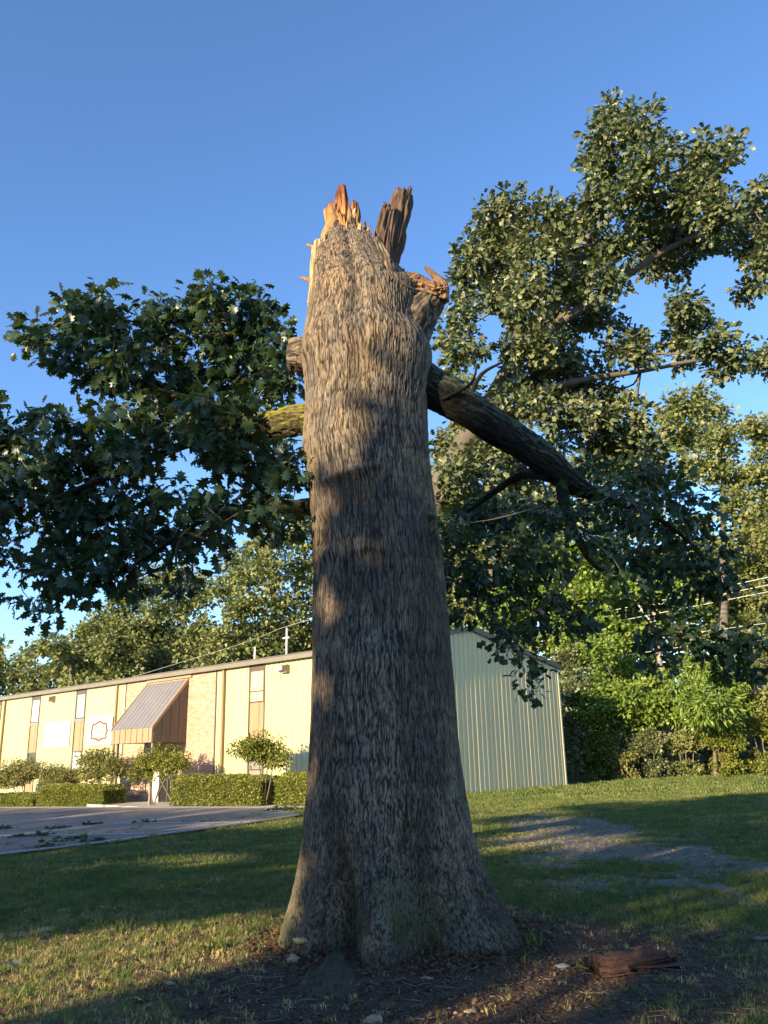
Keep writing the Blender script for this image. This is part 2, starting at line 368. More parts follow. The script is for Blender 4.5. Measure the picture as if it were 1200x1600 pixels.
def asphalt_mat():
    m, nt, N, L, b = new_mat('asphalt')
    p = pos_scaled(N, L, (1, 1, 1)); n1 = noise_n(N, 60, 4, .8); L.new(p, n1.inputs['Vector']); n2 = noise_n(N, .5, 6, .65); L.new(p, n2.inputs['Vector'])
    r = ramp(N, [(.3, (.125, .1, .085)), (.5, (.2, .16, .135)), (.72, (.29, .24, .2))]); L.new(n2.outputs[0], r.inputs[0])
    r2 = ramp(N, [(.35, (.7, .7, .7)), (.65, (1.25, 1.25, 1.25))]); L.new(n1.outputs[0], r2.inputs[0])
    c = mixc(N, L, 1, r.outputs[0], r2.outputs[0], 'MULTIPLY')
    vo = N.new('ShaderNodeTexVoronoi'); vo.feature = 'DISTANCE_TO_EDGE'; vo.inputs['Scale'].default_value = .35
    pn = noise_n(N, 1.2, 4); L.new(p, pn.inputs['Vector']); pv = N.new('ShaderNodeVectorMath'); pv.operation = 'ADD'; L.new(p, pv.inputs[0]); L.new(pn.outputs['Color'], pv.inputs[1]); L.new(pv.outputs[0], vo.inputs['Vector'])
    ck = math_n(N, L, 'LESS_THAN', vo.outputs['Distance'], .012)
    c = mixc(N, L, math_n(N, L, 'MULTIPLY', ck, .7), c, (.04, .04, .04))
    L.new(c, b.inputs['Base Color']); b.inputs['Roughness'].default_value = .85
    bump(N, L, n1.outputs[0], b, .4, .01); return m
M['asphalt'] = asphalt_mat()
def blade_mat(name='grass_blade', stops=None):
    m, nt, N, L, b = new_mat(name)
    oi = N.new('ShaderNodeObjectInfo'); g = N.new('ShaderNodeNewGeometry')
    n = noise_n(N, 1.1, 4, .6); L.new(g.outputs['Position'], n.inputs['Vector'])
    f = math_n(N, L, 'ADD', math_n(N, L, 'MULTIPLY', oi.outputs['Random'], .35), math_n(N, L, 'MULTIPLY', n.outputs[0], .75))
    f = math_n(N, L, 'ADD', f, math_n(N, L, 'MULTIPLY', math_n(N, L, 'SUBTRACT', g.outputs['Random Per Island'], .5), .3))
    r = ramp(N, stops or [(.2, (.036, .07, .014)), (.5, (.095, .15, .034)), (.72, (.18, .21, .06)), (.95, (.34, .28, .12))]); L.new(f, r.inputs[0])
    L.new(r.outputs[0], b.inputs['Base Color']); b.inputs['Roughness'].default_value = .6; b.inputs['Specular IOR Level'].default_value = .2
    t = N.new('ShaderNodeBsdfTranslucent'); L.new(r.outputs[0], t.inputs[0]); mx = N.new('ShaderNodeMixShader'); mx.inputs[0].default_value = .25
    L.new(b.outputs[0], mx.inputs[1]); L.new(t.outputs[0], mx.inputs[2]); L.new(mx.outputs[0], N['Material Output'].inputs[0]); return m
M['blade'] = blade_mat()
M['dry_blade'] = blade_mat('dry_grass_blade', [(.2, (.14, .13, .035)), (.45, (.34, .28, .1)), (.7, (.5, .4, .17)), (.95, (.6, .48, .24))])  # dried straw tone, lightened to carry painted sunlight on the ground band

# ------------------------------------------------------------------ the terrain
def gz(x, y):
    x = np.asarray(x, float); y = np.asarray(y, float)
    far = sstep(10, 22, y)
    slope = np.where(x < -1, .035 * (x + 1), 0.0) * 1.0
    slope = np.maximum(slope, -1.1)
    z = far * (slope + .06)
    z = z + .35 * sstep(8, 24, x) * sstep(28, 50, y)
    r = np.hypot(x - 0.0, y - 8.1)
    z = z + .06 * np.exp(-(r / 2.0) ** 2)
    return z
def gz1(x, y): return float(gz(x, y))
def masks(x, y):
    n = fbm(x * .9, y * .9, x * 0, 3, 4) - .5; n2 = fbm(x * 2.6, y * 2.6, x * 0, 9, 3) - .5
    bare = 1.15 - np.hypot((x - .35) / 2.5, (y - 6.9) / 2.2) ** 1.5 * .65
    bare = np.where(x < -1.0, bare - .35 * (-1.0 - x), bare) + n * .9
    gravel = .9 - np.hypot((x - 3.5) / 1.6, (y - 15.8) / 5.5) ** 2 * .6 + n * 2.0 + n2 * 1.3
    strip = .9 - np.abs((y - (9.75 + .1 * (x + 3))) / .38) * .4 - np.abs((x + 2.6) / 2.2) ** 2 * .4 + n2
    dry_sunlit = .12 + n * 1.6 + .95 * np.exp(-((x + 2.6) / 2.6) ** 2 - ((y - 7.4) / 1.8) ** 2) + .5 * np.exp(-((x - 2.0) / 1.2) ** 2 - ((y - 15) / 4.) ** 2) + .45 * sstep(12, 6, y)  # first bump paints the sunlit band as straw colour, besides real dried patches
    dry_sunlit = np.maximum(dry_sunlit, strip)
    return np.clip(bare, 0, 1), np.clip(gravel, 0, 1), np.clip(dry_sunlit, 0, 1)
def axis(a, b, fine, lim, g=1.12):
    m = list(np.arange(a, b, fine)); s = fine; x = b
    while x < lim: m.append(x); s *= g; x += s
    m.append(lim); s = fine; x = a
    while x > -lim: x -= s; s *= g; m.insert(0, max(x, -lim))
    return np.array(m)
gx = axis(-5.5, 5.5, .055, 900); gy = axis(4.8, 14, .06, 900)
GX, GY = np.meshgrid(gx, gy)
GZ = gz(GX, GY)
near = sstep(30, 10, np.hypot(GX, GY))
GZ = GZ + near * (.05 * (fbm(GX * 1.3, GY * 1.3, GX * 0, 5, 3) - .5) + .03 * (fbm(GX * 9, GY * 9, GX * 0, 8, 3) - .5)) * sstep(0, 1, np.ones_like(GX))
ba, gr, dr = masks(GX, GY)
GZ = GZ - .02 * (1 - ba) * near * 0 + .012 * ba * near * (fbm(GX * 14, GY * 14, GX * 0, 18, 2) - .5) * 2
V = np.stack([GX, GY, GZ], -1).reshape(-1, 3); w = len(gx); h = len(gy)
i = np.arange(h - 1)[:, None]; j = np.arange(w - 1)[None, :]
Q = np.stack([i * w + j, i * w + j + 1, (i + 1) * w + j + 1, (i + 1) * w + j], -1).reshape(-1, 4)
me = mesh_np('lawn', V, [Q]); fattr(me, 'bare', ba); fattr(me, 'gravel', gr); fattr(me, 'dry', dr)
add('lawn', me, M['ground'], smooth_=True, kind='structure')

# building frame
K = np.array([-0.934, 29.576, 0.0]); D = np.array([-.72476, .689, 0]); G = np.array([.689, .72476, 0]); NF = -G; NG = -D; Z = np.array([0, 0, 1.0])
def fac(px, py, q=0.0):
    d = ray(px, py); o = K + NF * q; t = np.dot(o - CAM, NF) / np.dot(d, NF); P = CAM + d * t; return float(np.dot(P - K, D)), float(P[2])
def FP(s, z, q=0.0): return K + D * s + NF * q + Z * z
# parking lot: between the lawn edge line and the planting strip
def px_ground(px, py):
    z = -.3
    for _ in range(12): p = at_z(px, py, z); z = gz1(p[0], p[1]) + .045
    return p
E0 = px_ground(474, 1273)[:2]; ed = px_ground(0, 1336)[:2] - E0; ed /= np.linalg.norm(ed)
nu, nv = 60, 50
back = [(K + D * s + NF * 3.2)[:2] for s in np.linspace(.8, 60, nu)]
frontl = [E0 + ed * t for t in np.linspace(0.0, 45, nu)]
PV = []
for k in range(nu):
    for l in range(nv + 1):
        t = l / nv; p = np.array(back[k]) * (1 - t) + np.array(frontl[k]) * t
        if l == nv: p = p + .12 * np.array([ed[1], -ed[0]]) * (noise3(np.array([k * 1.7]), np.array([.5]), np.array([.1]), 4)[0] - .5) * 2
        PV.append((p[0], p[1], gz1(*p) + .045))
PQ = [(k * (nv + 1) + l, k * (nv + 1) + l + 1, (k + 1) * (nv + 1) + l + 1, (k + 1) * (nv + 1) + l) for k in range(nu - 1) for l in range(nv)]
me = mesh_np('parking_lot', PV, [np.array(PQ)])
add('parking_lot', me, M['asphalt'], smooth_=True, kind='structure')
def ground_strip(name, p0, p1, wd, mat, lift, n=40, kind='structure'):
    p0 = np.array(p0[:2]); p1 = np.array(p1[:2]); d = p1 - p0; d /= np.linalg.norm(d); nn = np.array([-d[1], d[0]]) * wd / 2
    vs = []
    for k in range(n + 1):
        p = p0 + (p1 - p0) * k / n
        for s in (-1, 1): q = p + nn * s; vs.append((q[0], q[1], gz1(*q) + lift))
    qs = [(2 * k, 2 * k + 2, 2 * k + 3, 2 * k + 1) for k in range(n)]
    return add(name, mesh_np(name, vs, [np.array(qs)]), mat, kind=kind)
def px_ground(px, py):
    z = -.3
    for _ in range(12): p = at_z(px, py, z); z = gz1(p[0], p[1]) + .045
    return p
for a, b_ in (((-60, 1307), (236, 1302)), ((178, 1286.5), (392, 1285)), ((-30, 1281.5), (44, 1280.5)), ((60, 1279), (120, 1277))):
    ground_strip('painted_line', px_ground(*a), px_ground(*b_), .1, M['line_paint'], .052)
ground_strip('painted_line', E0 + ed * 1.5 + np.array([-.28, .16]), E0 + ed * 30 + np.array([-.28, .16]), .1, M['line_paint'], .052)
# planting strip of mulch along the facade
ground_strip('planting_bed', (K + D * -0.2 + NF * 1.6)[:2], (K + D * 46 + NF * 1.6)[:2], 3.3, M['concrete'], .03, 80)

# ------------------------------------------------------------------ building
bld = thing('metal_building', 'long two storey pale yellow ribbed metal building with brick entrance bay and brown canopy', 'building')
EAVE = 5.2; LEN = 46.0; WID = 12.5; PEAK = 6.4
def rib_panel(sa, sb, pos, za, zb_func, pitch, mat, up_rib=.03, name='siding_panel', parent=bld, nrm=NF, off=0.0, ribw=.09):
    """ribbed sheet between sa and sb; pos(s) base point, nrm outward"""
    xs = [(sa, 0)]; k = math.floor(sa / pitch) 
    c = (k + .5) * pitch
    while c < sb:
        if c - ribw / 2 > sa + .005 and c + ribw / 2 < sb - .005:
            xs += [(c - ribw / 2, 0), (c - ribw / 4, up_rib), (c + ribw / 4, up_rib), (c + ribw / 2, 0)]
        c += pitch
    xs.append((sb, 0))
    vs = []; th = .012
    for (s, o) in xs:
        p = pos(s); vs += [p + nrm * (o + off + th) + Z * za, p + nrm * (o + off + th) + Z * zb_func(s)]
    n = len(xs)
    fs = [(2 * k, 2 * k + 2, 2 * k + 3, 2 * k + 1) for k in range(n - 1)]
    b = len(vs)
    for s in (sa, sb):
        p = pos(s); vs += [p + nrm * off + Z * za, p + nrm * off + Z * zb_func(s)]
    fs += [(0, 1, b + 1, b), (2 * n - 2, b + 2, b + 3, 2 * n - 1), (b, b + 1, b + 3, b + 2)]
    me = bpy.data.meshes.new(name); me.from_pydata([tuple(v) for v in vs], [], fs); me.update()
    return add(name, me, mat, parent)
BASE = -1.2
# wall core behind the sheets
core = MB(); core.box(K + D * .03 + G * .03 + Z * BASE, D * (LEN - .06), G * (WID - .06), Z * (EAVE - BASE - .02)); core.build('wall_core', M['cream_panel'], bld)
fp = lambda s: K + D * s
regions = [(0.0, 5.31), (6.27, 8.5), (15.86, 19.79), (20.81, 24.98), (25.99, 30.1), (31.1, LEN)]
for a, b_ in regions:
    n = max(1, round((b_ - a) / .92)); wd = (b_ - a) / n
    for k in range(n):
        rib_panel(a + wd * k + .004, a + wd * (k + 1) - .004, fp, BASE, lambda s: EAVE - .12, wd / 3 if n > 1 else .3, M['siding'], off=.03 + .004 * (k % 2))
# window strips
def window(s0, s1, z0, z1, pane_mat, split=None):
    fr = MB(); t = .05
    def bar(sa, sb, za, zb, q=.05): fr.box(FP(sa, za, .035), D * (sb - sa), NF * q, Z * (zb - za))
    bar(s0, s0 + t, z0, z1); bar(s1 - t, s1, z0, z1); bar(s0 + t, s1 - t, z0, z0 + t); bar(s0 + t, s1 - t, z1 - t, z1)
    if split: bar(s0 + t, s1 - t, split - .025, split + .025, .045)
    f = fr.build('window', M['brown_metal'], bld)
    segs = [(z0 + t, z1 - t)] if not split else [(z0 + t, split - .025), (split + .025, z1 - t)]
    for i_, (za, zb) in enumerate(segs):
        pm = pane_mat[min(i_, len(pane_mat) - 1)]
        pn = MB(); pn.box(FP(s0 + t, za, .037), D * (s1 - s0 - 2 * t), NF * .012, Z * (zb - za)); pn.build('pane', pm, f)
def plain_panel(name, s0, s1, z0, z1, mat, q0=.033, q=.03):
    b = MB(); b.box(FP(s0, z0, q0), D * (s1 - s0), NF * q, Z * (z1 - z0)); return b.build(name, mat, bld)
def strip(s0, s1, up_mat, low_mat, dz=0.0):
    a, b_ = s0 + .02, s1 - .02
    plain_panel('head_panel', a, b_, 4.88, EAVE - .12, M['brown_metal'])
    window(a, b_, 3.62, 4.88, up_mat, 4.05 if len(up_mat) > 1 else None)
    if len(up_mat) == 1: plain_panel('grey_panel', a, b_, 3.45, 3.62, M['grey_panel'], q=.04)
    w3 = (b_ - a) / 3
    for k in range(3):
        rib_panel(a + w3 * k + .004, a + w3 * (k + 1) - .004, fp, 2.05, lambda s: 3.45 if len(up_mat) == 1 else 3.62, 10, M['spandrel'], name='spandrel_panel', off=.03 + .012 * (k % 2))
    window(a, b_, .75 + dz, 2.05, low_mat, 1.1 + dz)
    for k in range(3):
        rib_panel(a + w3 * k + .004, a + w3 * (k + 1) - .004, fp, BASE, lambda s: .75 + dz, 10, M['spandrel'], name='spandrel_panel', off=.03 + .012 * (k % 2))
    for s in (s0, s1):
        b = MB(); b.box(FP(s - .02, BASE, .03), D * .04, NF * .055, Z * (EAVE - .12 - BASE)); b.build('edge_trim', M['brown_metal'], bld)
strip(5.31, 6.27, [M['yellow_blind'], M['yellow_blind']], [M['grey_panel'], M['grey_panel']])
strip(19.79, 20.81, [M['glass']], [M['grey_panel'], M['blind']])
strip(24.98, 25.99, [M['blind']], [M['glass'], M['dark_glass']])
strip(30.1, 31.1, [M['spandrel']], [M['glass'], M['dark_glass']])
# brick entrance bay
DR0, DR1, DT = 11.15, 12.55, 1.95
bk = MB()
rng = random.Random(4)
zc = -.7; row = 0
while zc < EAVE - .13:
    s = 8.56 - (.11 if row % 2 else 0)
    while s < 15.82:
        a = max(s, 8.56); e = min(s + .205, 15.82)
        if e - a > .03 and not (e > DR0 - .02 and a < DR1 + .7 and zc < DT):
            bk.box(FP(a, zc, .03), D * (e - a), NF * (.03 + rng.random() * .008), Z * .062)
        s += .215
    zc += .073; row += 1
bk.build('brickwork', M['brick'], bld, kind='stuff')
mt = MB()
for a, b_, z0, z1 in ((8.54, DR0, -1.2, EAVE - .13), (DR1 + .7, 15.84, -1.2, EAVE - .13), (DR0, DR1 + .7, DT, EAVE - .13)): mt.box(FP(a, z0, .028), D * (b_ - a), NF * .022, Z * (z1 - z0))
mt.build('mortar_bed', M['mortar'], bld)
for s in (8.52, 15.84): MB().box(FP(s - .03, BASE, .03), D * .06, NF * .06, Z * (EAVE - .12 - BASE)).build('edge_trim', M['brown_metal'], bld)
# door
db = MB()
for a, b_, z0, z1 in ((DR0, DR0 + .07, -.3, DT), (DR1 - .07, DR1, -.3, DT), (DR0 + .07, DR1 - .07, DT - .08, DT), ((DR0 + DR1) / 2 - .04, (DR0 + DR1) / 2 + .04, -.3, DT - .08)): db.box(FP(a, z0, .035), D * (b_ - a), NF * .06, Z * (z1 - z0))
door = db.build('door', M['dark_trim'], bld)
for a, b_ in ((DR0 + .07, (DR0 + DR1) / 2 - .04), ((DR0 + DR1) / 2 + .04, DR1 - .07)):
    MB().box(FP(a, -.3, .037), D * (b_ - a), NF * .02, Z * (DT + .22)).build('pane', M['dark_glass'], door)
MB().box(FP((DR0 + DR1) / 2 + .06, .75, .1), D * .03, NF * .05, Z * .3).build('handle', M['white_panel'], door)
MB().box(FP(DR1 + .01, -.3, .033), D * .66, NF * .05, Z * (1.35)).build('side_panel', M['white_panel'], bld)
MB().box(FP(DR1 + .01, 1.06, .033), D * .66, NF * .03, Z * (DT - 1.06)).build('side_window', M['dark_glass'], bld)
# canopy
AS0, AS1, AQ, AZB, AZF, AZT = 10.62, 13.9, 1.72, 2.24, 2.82, 4.86
cano = bpy.data.objects.new('entrance_canopy', None); COL.objects.link(cano); cano.parent = bld
nroof = 10; ws = (AS1 - AS0) / nroof
for k in range(nroof):
    a = AS0 + ws * k; p = MB()
    t = np.array(NF * (AZT - AZF) + Z * AQ); t /= np.linalg.norm(t)
    P0 = FP(a + .004, AZT, .07); slope = FP(a, AZF, AQ) - FP(a, AZT, .07)
    p.box(P0, D * (ws - .008), slope, t * .02)
    p.box(P0 + t * .02, D * .025, slope, t * .008)
    p.build('roof_panel', M['awning_roof'], cano)
nf = 14; wf = (AS1 - AS0) / nf
for k in range(nf):
    a = AS0 + wf * k
    MB().box(FP(a + .006, AZB, AQ - .05), D * (wf - .012), NF * (.05 + .018 * (k % 2)), Z * (AZF - AZB)).build('fascia_panel', M['spandrel'], cano)
for side, s in (('r', AS0), ('l', AS1)):
    ns = 8; wq = (AQ - .1) / ns
    for k in range(ns):
        q0 = .06 + wq * k + .005; q1 = .06 + wq * (k + 1) - .005
        zt = lambda q: AZT + (AZF - AZT) * (q - .07) / (AQ - .07) - .06
        off = .012 * (k % 2); sg = -1 if side == 'r' else 1
        pl = [FP(s, AZB, q0), FP(s, AZB, q1), FP(s, zt(q1), q1), FP(s, zt(q0), q0)]
        MB().prism(pl, D * sg * (.025 + off)).build('side_panel', M['brown_metal'] if side == 'r' else M['spandrel'], cano)  # right side takes the darker brown, its shade put into the colour
    pl = [FP(s, AZT - .08, .05), FP(s, AZF - .1, AQ + .03), FP(s, AZF + .06, AQ + .03), FP(s, AZT + .1, .05)]
    MB().prism(pl, D * (-.06 if side == 'r' else .06)).build('rake_trim', M['spandrel'], cano)
MB().box(FP(AS0 + .02, AZB + .02, .06), D * (AS1 - AS0 - .04), NF * (AQ - .12), Z * .03).build('ceiling_panel', M['spandrel'], cano)
for s in (AS0 + .12, AS1 - .3):
    MB().box(FP(s - .05, -.6, AQ - .2), D * .1, NF * .1, Z * (AZB + .62)).build('post', M['post'], cano)
MB().box(FP(10.2, -.5, .1), D * 4.2, NF * 2.3, Z * .28).build('entrance_slab', M['concrete'], bld)
MB().box(FP(13.9 - .0, 4.93, .06), D * -3.6, NF * .08, Z * .1).build('canopy_flashing', M['spandrel'], bld)
# gable end
gp = lambda t: K + G * t
def ztop(t): return EAVE + (PEAK - EAVE) * (1 - abs(t - WID / 2) / (WID / 2)) - .06
ng = 14; wg = WID / ng
def gable_panel(a, b_, off):
    pitch = wg / 3; xs = [(a, 0)]
    for k in range(3):
        c = a + (k + .5) * pitch * (b_ - a) / wg
        xs += [(c - .06, 0), (c - .035, .028), (c + .035, .028), (c + .06, 0)]
        m_ = a + (k + 1) * pitch
    if a < WID / 2 < b_ and not any(abs(x[0] - WID / 2) < .01 for x in xs): xs.append((WID / 2, 0))
    xs.append((b_, 0)); xs.sort(key=lambda q: q[0])
    vs = []
    for (t, o) in xs: vs += [gp(t) + NG * (.03 + off + o) + Z * BASE, gp(t) + NG * (.03 + off + o) + Z * ztop(t)]
    n = len(xs); fs = [(2 * k, 2 * k + 2, 2 * k + 3, 2 * k + 1) for k in range(n - 1)]; b = len(vs)
    for t in (a, b_): vs += [gp(t) + Z * BASE, gp(t) + Z * ztop(t)]
    fs += [(0, 1, b + 1, b), (2 * n - 2, b + 2, b + 3, 2 * n - 1), (b, b + 1, b + 3, b + 2)]
    me = bpy.data.meshes.new('siding_panel'); me.from_pydata([tuple(v) for v in vs], [], fs); me.update(); add('siding_panel', me, M['gable_siding'], bld)
for k in range(ng): gable_panel(wg * k + .003, wg * (k + 1) - .003, .004 * (k % 2))
MB().box(K + G * (WID - .02) + NG * .02 + Z * BASE, G * .1, NG * .06, Z * (EAVE - BASE)).build('corner_trim', M['cream_panel'], bld)
MB().box(K + G * -.05 + NG * .02 + Z * BASE, G * .12, NG * .06, Z * (EAVE - BASE - .1)).build('corner_trim', M['cream_panel'], bld)
# far gable gable triangle and roof
tri = MB(); tri.prism([K + D * (LEN - .02) + Z * (EAVE - .02), K + D * (LEN - .02) + G * WID + Z * (EAVE - .02), K + D * (LEN - .02) + G * WID / 2 + Z * (PEAK - .05)], D * .02); tri.build('end_wall', M['cream_panel'], bld)
OV = .16
sl = (PEAK - EAVE) / (WID / 2)
for side in (0, 1):
    g0 = -OV if side == 0 else WID + OV; e = EAVE - OV * sl
    A0 = K + G * g0 + Z * e; B0 = K + G * (WID / 2) + Z * PEAK
    r = MB(); r.prism([A0 + NG * .12, B0 + NG * .12, B0 + NG * .12 + Z * .06, A0 + NG * .12 + Z * .06], D * (LEN + .4))
    roof = r.build('roof', M['roof'], bld)
    rk = MB(); rk.prism([A0 + NG * .12 - Z * .08, B0 + NG * .12 - Z * .1, B0 + NG * .12 + Z * .1, A0 + NG * .12 + Z * .1], NG * .05); rk.build('rake_trim', M['dark_trim'], roof)
    if side == 0:
        MB().box(K + G * (-OV - .13) + NG * .1 + Z * (e - .1), G * .13, D * (LEN + .3), Z * .17).build('gutter', M['gutter'], bld)
        MB().box(K + G * (-OV - .15) + NG * .1 + Z * (e + .075), G * .17, D * (LEN + .3), Z * .04).build('gutter_rim', M['trim'], bld)
for s in (7.93, 16.6, 29.5, 41.0):
    MB().box(FP(s - .06, BASE, .075), D * .12, NF * .09, Z * (EAVE - .15 - BASE)).build('downspout', M['downspout'], bld)
# things on and over the roof
def roofpt(px, py, q):
    s, z = fac(px, py, q); return s, z
for (s, q, hgt, r_) in ((roofpt(398, 1030, -1.2)[0], -1.2, .65, .04),):
    tubes('vent_pipe', [([FP(s, 5.3, q), FP(s, 5.4 + hgt, q)], [r_, r_], dict(nseg=10, sub=2))], M['white_panel'], bld)
mast = thing('service_mast', 'tall pale pipe mast on the roof just left of the big trunk', 'mast')
sm, _ = roofpt(448, 1008, -1.5)
tubes('pipe', [([FP(sm, 5.35, -1.5), FP(sm, 6.7, -1.5)], [.045, .045], dict(nseg=10, sub=2))], M['brace'], mast)
MB().box(FP(sm - .2, 6.25, -1.5), D * .4, NF * .06, Z * .06).build('crossarm', M['brace'], mast)
MB().box(FP(sm - .35, 5.36, -1.7), D * .7, NF * .4, Z * .12).build('roof_flashing', M['white_panel'], mast)
# wall lamps
def wall_lamp(s, label):
    t = thing('wall_lamp', label, 'lamp', 'floodlights under the roof edge')
    MB().box(FP(s - .2, 4.62, .08), D * .4, NF * .14, Z * .3).build('housing', M['lamp_body'], t)
    b = MB(); b.prism([FP(s - .2, 4.66, .22), FP(s - .2, 4.9, .22), FP(s - .2, 4.86, .42), FP(s - .2, 4.72, .42)], D * .4); b.build('hood', M['lamp_body'], t)
    MB().box(FP(s - .16, 4.7, .42), D * .32, NF * .02, Z * .13).build('lens', M['white_panel'], t)
wall_lamp(23.38, 'boxy wall floodlight under the roof edge between the two left window strips')
wall_lamp(4.01, 'boxy wall floodlight under the roof edge close to the big trunk')
# signs
def text_mesh(body, size):
    cu = bpy.data.curves.new('text', 'FONT'); cu.body = body; cu.size = size; cu.extrude = .006; cu.align_x = 'CENTER'; cu.resolution_u = 2
    o = bpy.data.objects.new('text', cu); COL.objects.link(o); dg = bpy.context.evaluated_depsgraph_get(); me = bpy.data.meshes.new_from_object(o.evaluated_get(dg))
    bpy.data.objects.remove(o); return me
MW = Matrix(((-D[0], 0, NF[0], 0), (-D[1], 0, NF[1], 0), (0, 1, 0, 0), (0, 0, 0, 1)))
def place_text(body, s, z, q, size, mat, parent, sx=1.0, name='lettering'):
    me = text_mesh(body, size); P = FP(s, z, q); me.transform(Matrix.Translation(P) @ MW @ Matrix.Diagonal((sx, 1, 1, 1))); me.materials.clear(); return add(name, me, mat, parent)
bn = thing('banner_sign', 'plain white rectangular banner with faded writing between the two left window strips', 'sign')
MB().box(FP(21.2, 2.27, .075), D * 2.83, NF * .03, Z * 1.28).build('board', M['white_panel'], bn)
place_text('FOR SALE', 22.05, 3.15, .108, .3, M['faint_letter'], bn); place_text('LEASE', 22.0, 2.8, .108, .3, M['faint_letter'], bn)
MB().box(FP(23.0, 3.0, .105), D * .6, NF * .008, Z * .32).build('emblem', M['faint_letter'], bn)
sg = thing('shop_sign', 'square white sign with a brown scalloped shield border and lettering left of the canopy', 'sign')
MB().box(FP(16.82, 2.28, .125), D * 2.45, NF * .03, Z * 1.32).build('board', M['white_panel'], sg)
def shield(sc, q, t, mat, name, hollow=None, th=1):
    shp = [(-1, -.62), (-.45, -.66), (0, -.82), (.45, -.66), (1, -.62), (.98, -.3), (1.12, 0), (.98, .3), (.92, .6), (.45, .66), (0, .86), (-.45, .66), (-.92, .6), (-.98, .3), (-1.12, 0), (-.98, -.3)]
    c = (18.02, 2.93)
    def P(k, x, y): return FP(c[0] - x * k, c[1] + y * k * .78, q)
    b = MB(); n = len(shp)
    for i_ in range(n):
        j_ = (i_ + 1) % n; a1, a2 = shp[i_], shp[j_]
        b.prism([P(sc, *a1), P(sc, *a2), P(hollow, *a2), P(hollow, *a1)], NF * t)
    b.build(name, mat, sg)
shield(.93, .156, .008, M['brown_letter'], 'outer_border', .88)
shield(.78, .156, .012, M['brown_letter'], 'shield', .62)
for i_, tx in enumerate(('Best Auction', 'Kids Children', 'Academy 11')):
    place_text(tx, 18.02, 3.1 - i_ * .27, .157, .22, M['brown_letter'], sg, .85 if i_ < 2 else .8)

# ------------------------------------------------------------------ foliage
def leaf_protos():
    P = {}
    half = [(.09, .06), (.12, .2), (.34, .3), (.17, .4), (.46, .56), (.2, .64), (.3, .84), (.08, .86)]
    out = [(0, 0)] + half + [(0, 1)] + [(-x, y) for x, y in half[::-1]]
    V = [(0, .45, 0)] + [(x, y, -.35 * abs(x) - .18 * (y - .4) ** 2 * 2) for x, y in out]; n = len(out)
    P['oak'] = (np.array(V), np.array([(0, 1 + i, 1 + (i + 1) % n) for i in range(n)]))
    out = [(0, 0), (.3, .28), (.16, .45), (.36, .68), (0, 1), (-.36, .68), (-.16, .45), (-.3, .28)]
    V = [(0, .5, .04)] + [(x, y, -.3 * abs(x) - .3 * (y - .4) ** 2) for x, y in out]; n = len(out)
    P['lobed'] = (np.array(V), np.array([(0, 1 + i, 1 + (i + 1) % n) for i in range(n)]))
    P['leaf'] = (np.array([(0, 0, 0), (.3, .45, -.08), (0, 1, -.12), (-.3, .45, -.08), (0, .5, .03)]), np.array([(0, 1, 4), (1, 2, 4), (2, 3, 4), (3, 0, 4)]))
    P['tuft'] = (np.array([(0, 0, 0), (.42, .4, -.1), (.1, 1, .0), (-.38, .55, .1)]), np.array([(0, 1, 2), (0, 2, 3)]))
    P['long'] = (np.array([(0, 0, 0), (.14, .45, -.03), (0, 1, -.2), (-.14, .45, -.03)]), np.array([(0, 1, 2), (0, 2, 3)]))
    return P
LP = leaf_protos()
STAT = []
def unit(a): return a / (np.linalg.norm(a, axis=-1, keepdims=True) + 1e-9)
def leaf_points(blobs, per_sub, sub_r, rng, cover=1.0, droop=.25, shell=.55, sub_k=None):
    C_ = []; Dv = []; Nv = []
    for (c, r) in blobs:
        c = np.asarray(c, float); r = np.asarray(r, float) * np.ones(3)
        k = sub_k or max(3, int(cover * (r[0] * r[2] + r[0] * r[1] + r[1] * r[2]) / 3 / sub_r ** 2 * 2.2))
        STAT.append(k * per_sub)
        u = unit(rng.normal(size=(k, 3))); rad = rng.random(k) ** shell
        sc = c + u * rad[:, None] * r
        so = unit(sc - c + rng.normal(size=(k, 3)) * .3 * r)
        n = per_sub
        du = unit(rng.normal(size=(k, n, 3))); dr_ = rng.random((k, n)) ** .6 * sub_r
        pts = sc[:, None, :] + du * dr_[:, :, None] * np.array([1, 1, .75])
        dirs = unit(du * .9 + so[:, None, :] * .5 + np.array([0, 0, -droop]) + rng.normal(size=(k, n, 3)) * .35)
        nr = unit(so[:, None, :] * .55 + np.array([0, 0, .75]) + rng.normal(size=(k, n, 3)) * .55)
        C_.append(pts.reshape(-1, 3)); Dv.append(dirs.reshape(-1, 3)); Nv.append(nr.reshape(-1, 3))
    return np.vstack(C_), np.vstack(Dv), np.vstack(Nv)
def frames(d, n):
    s = unit(np.cross(d, n)); n = np.cross(s, d); return s, d, n
def leaf_mesh(name, pts, d, n, size, proto, rng, var=.35):
    V0, F0 = LP[proto]; s, d, n = frames(d, n)
    sz = size * (1 - var + rng.random(len(pts)) * 2 * var)
    V = pts[:, None, :] + sz[:, None, None] * (V0[None, :, 0, None] * s[:, None, :] + V0[None, :, 1, None] * d[:, None, :] + V0[None, :, 2, None] * n[:, None, :])
    k = len(V0); F = (F0[None] + (np.arange(len(pts)) * k)[:, None, None]).reshape(-1, 3)
    return mesh_np(name, V.reshape(-1, 3), [F])
def px_blob(cx, cy, rx, ry, Y, dfac=.8):
    c = at_y(cx, cy, Y); e = at_y(cx + rx, cy, Y); t = at_y(cx, cy - ry, Y)
    r1 = np.linalg.norm(e - c); r2 = abs(t[2] - c[2]); return c, (r1, max(r1, r2) * dfac, r2)
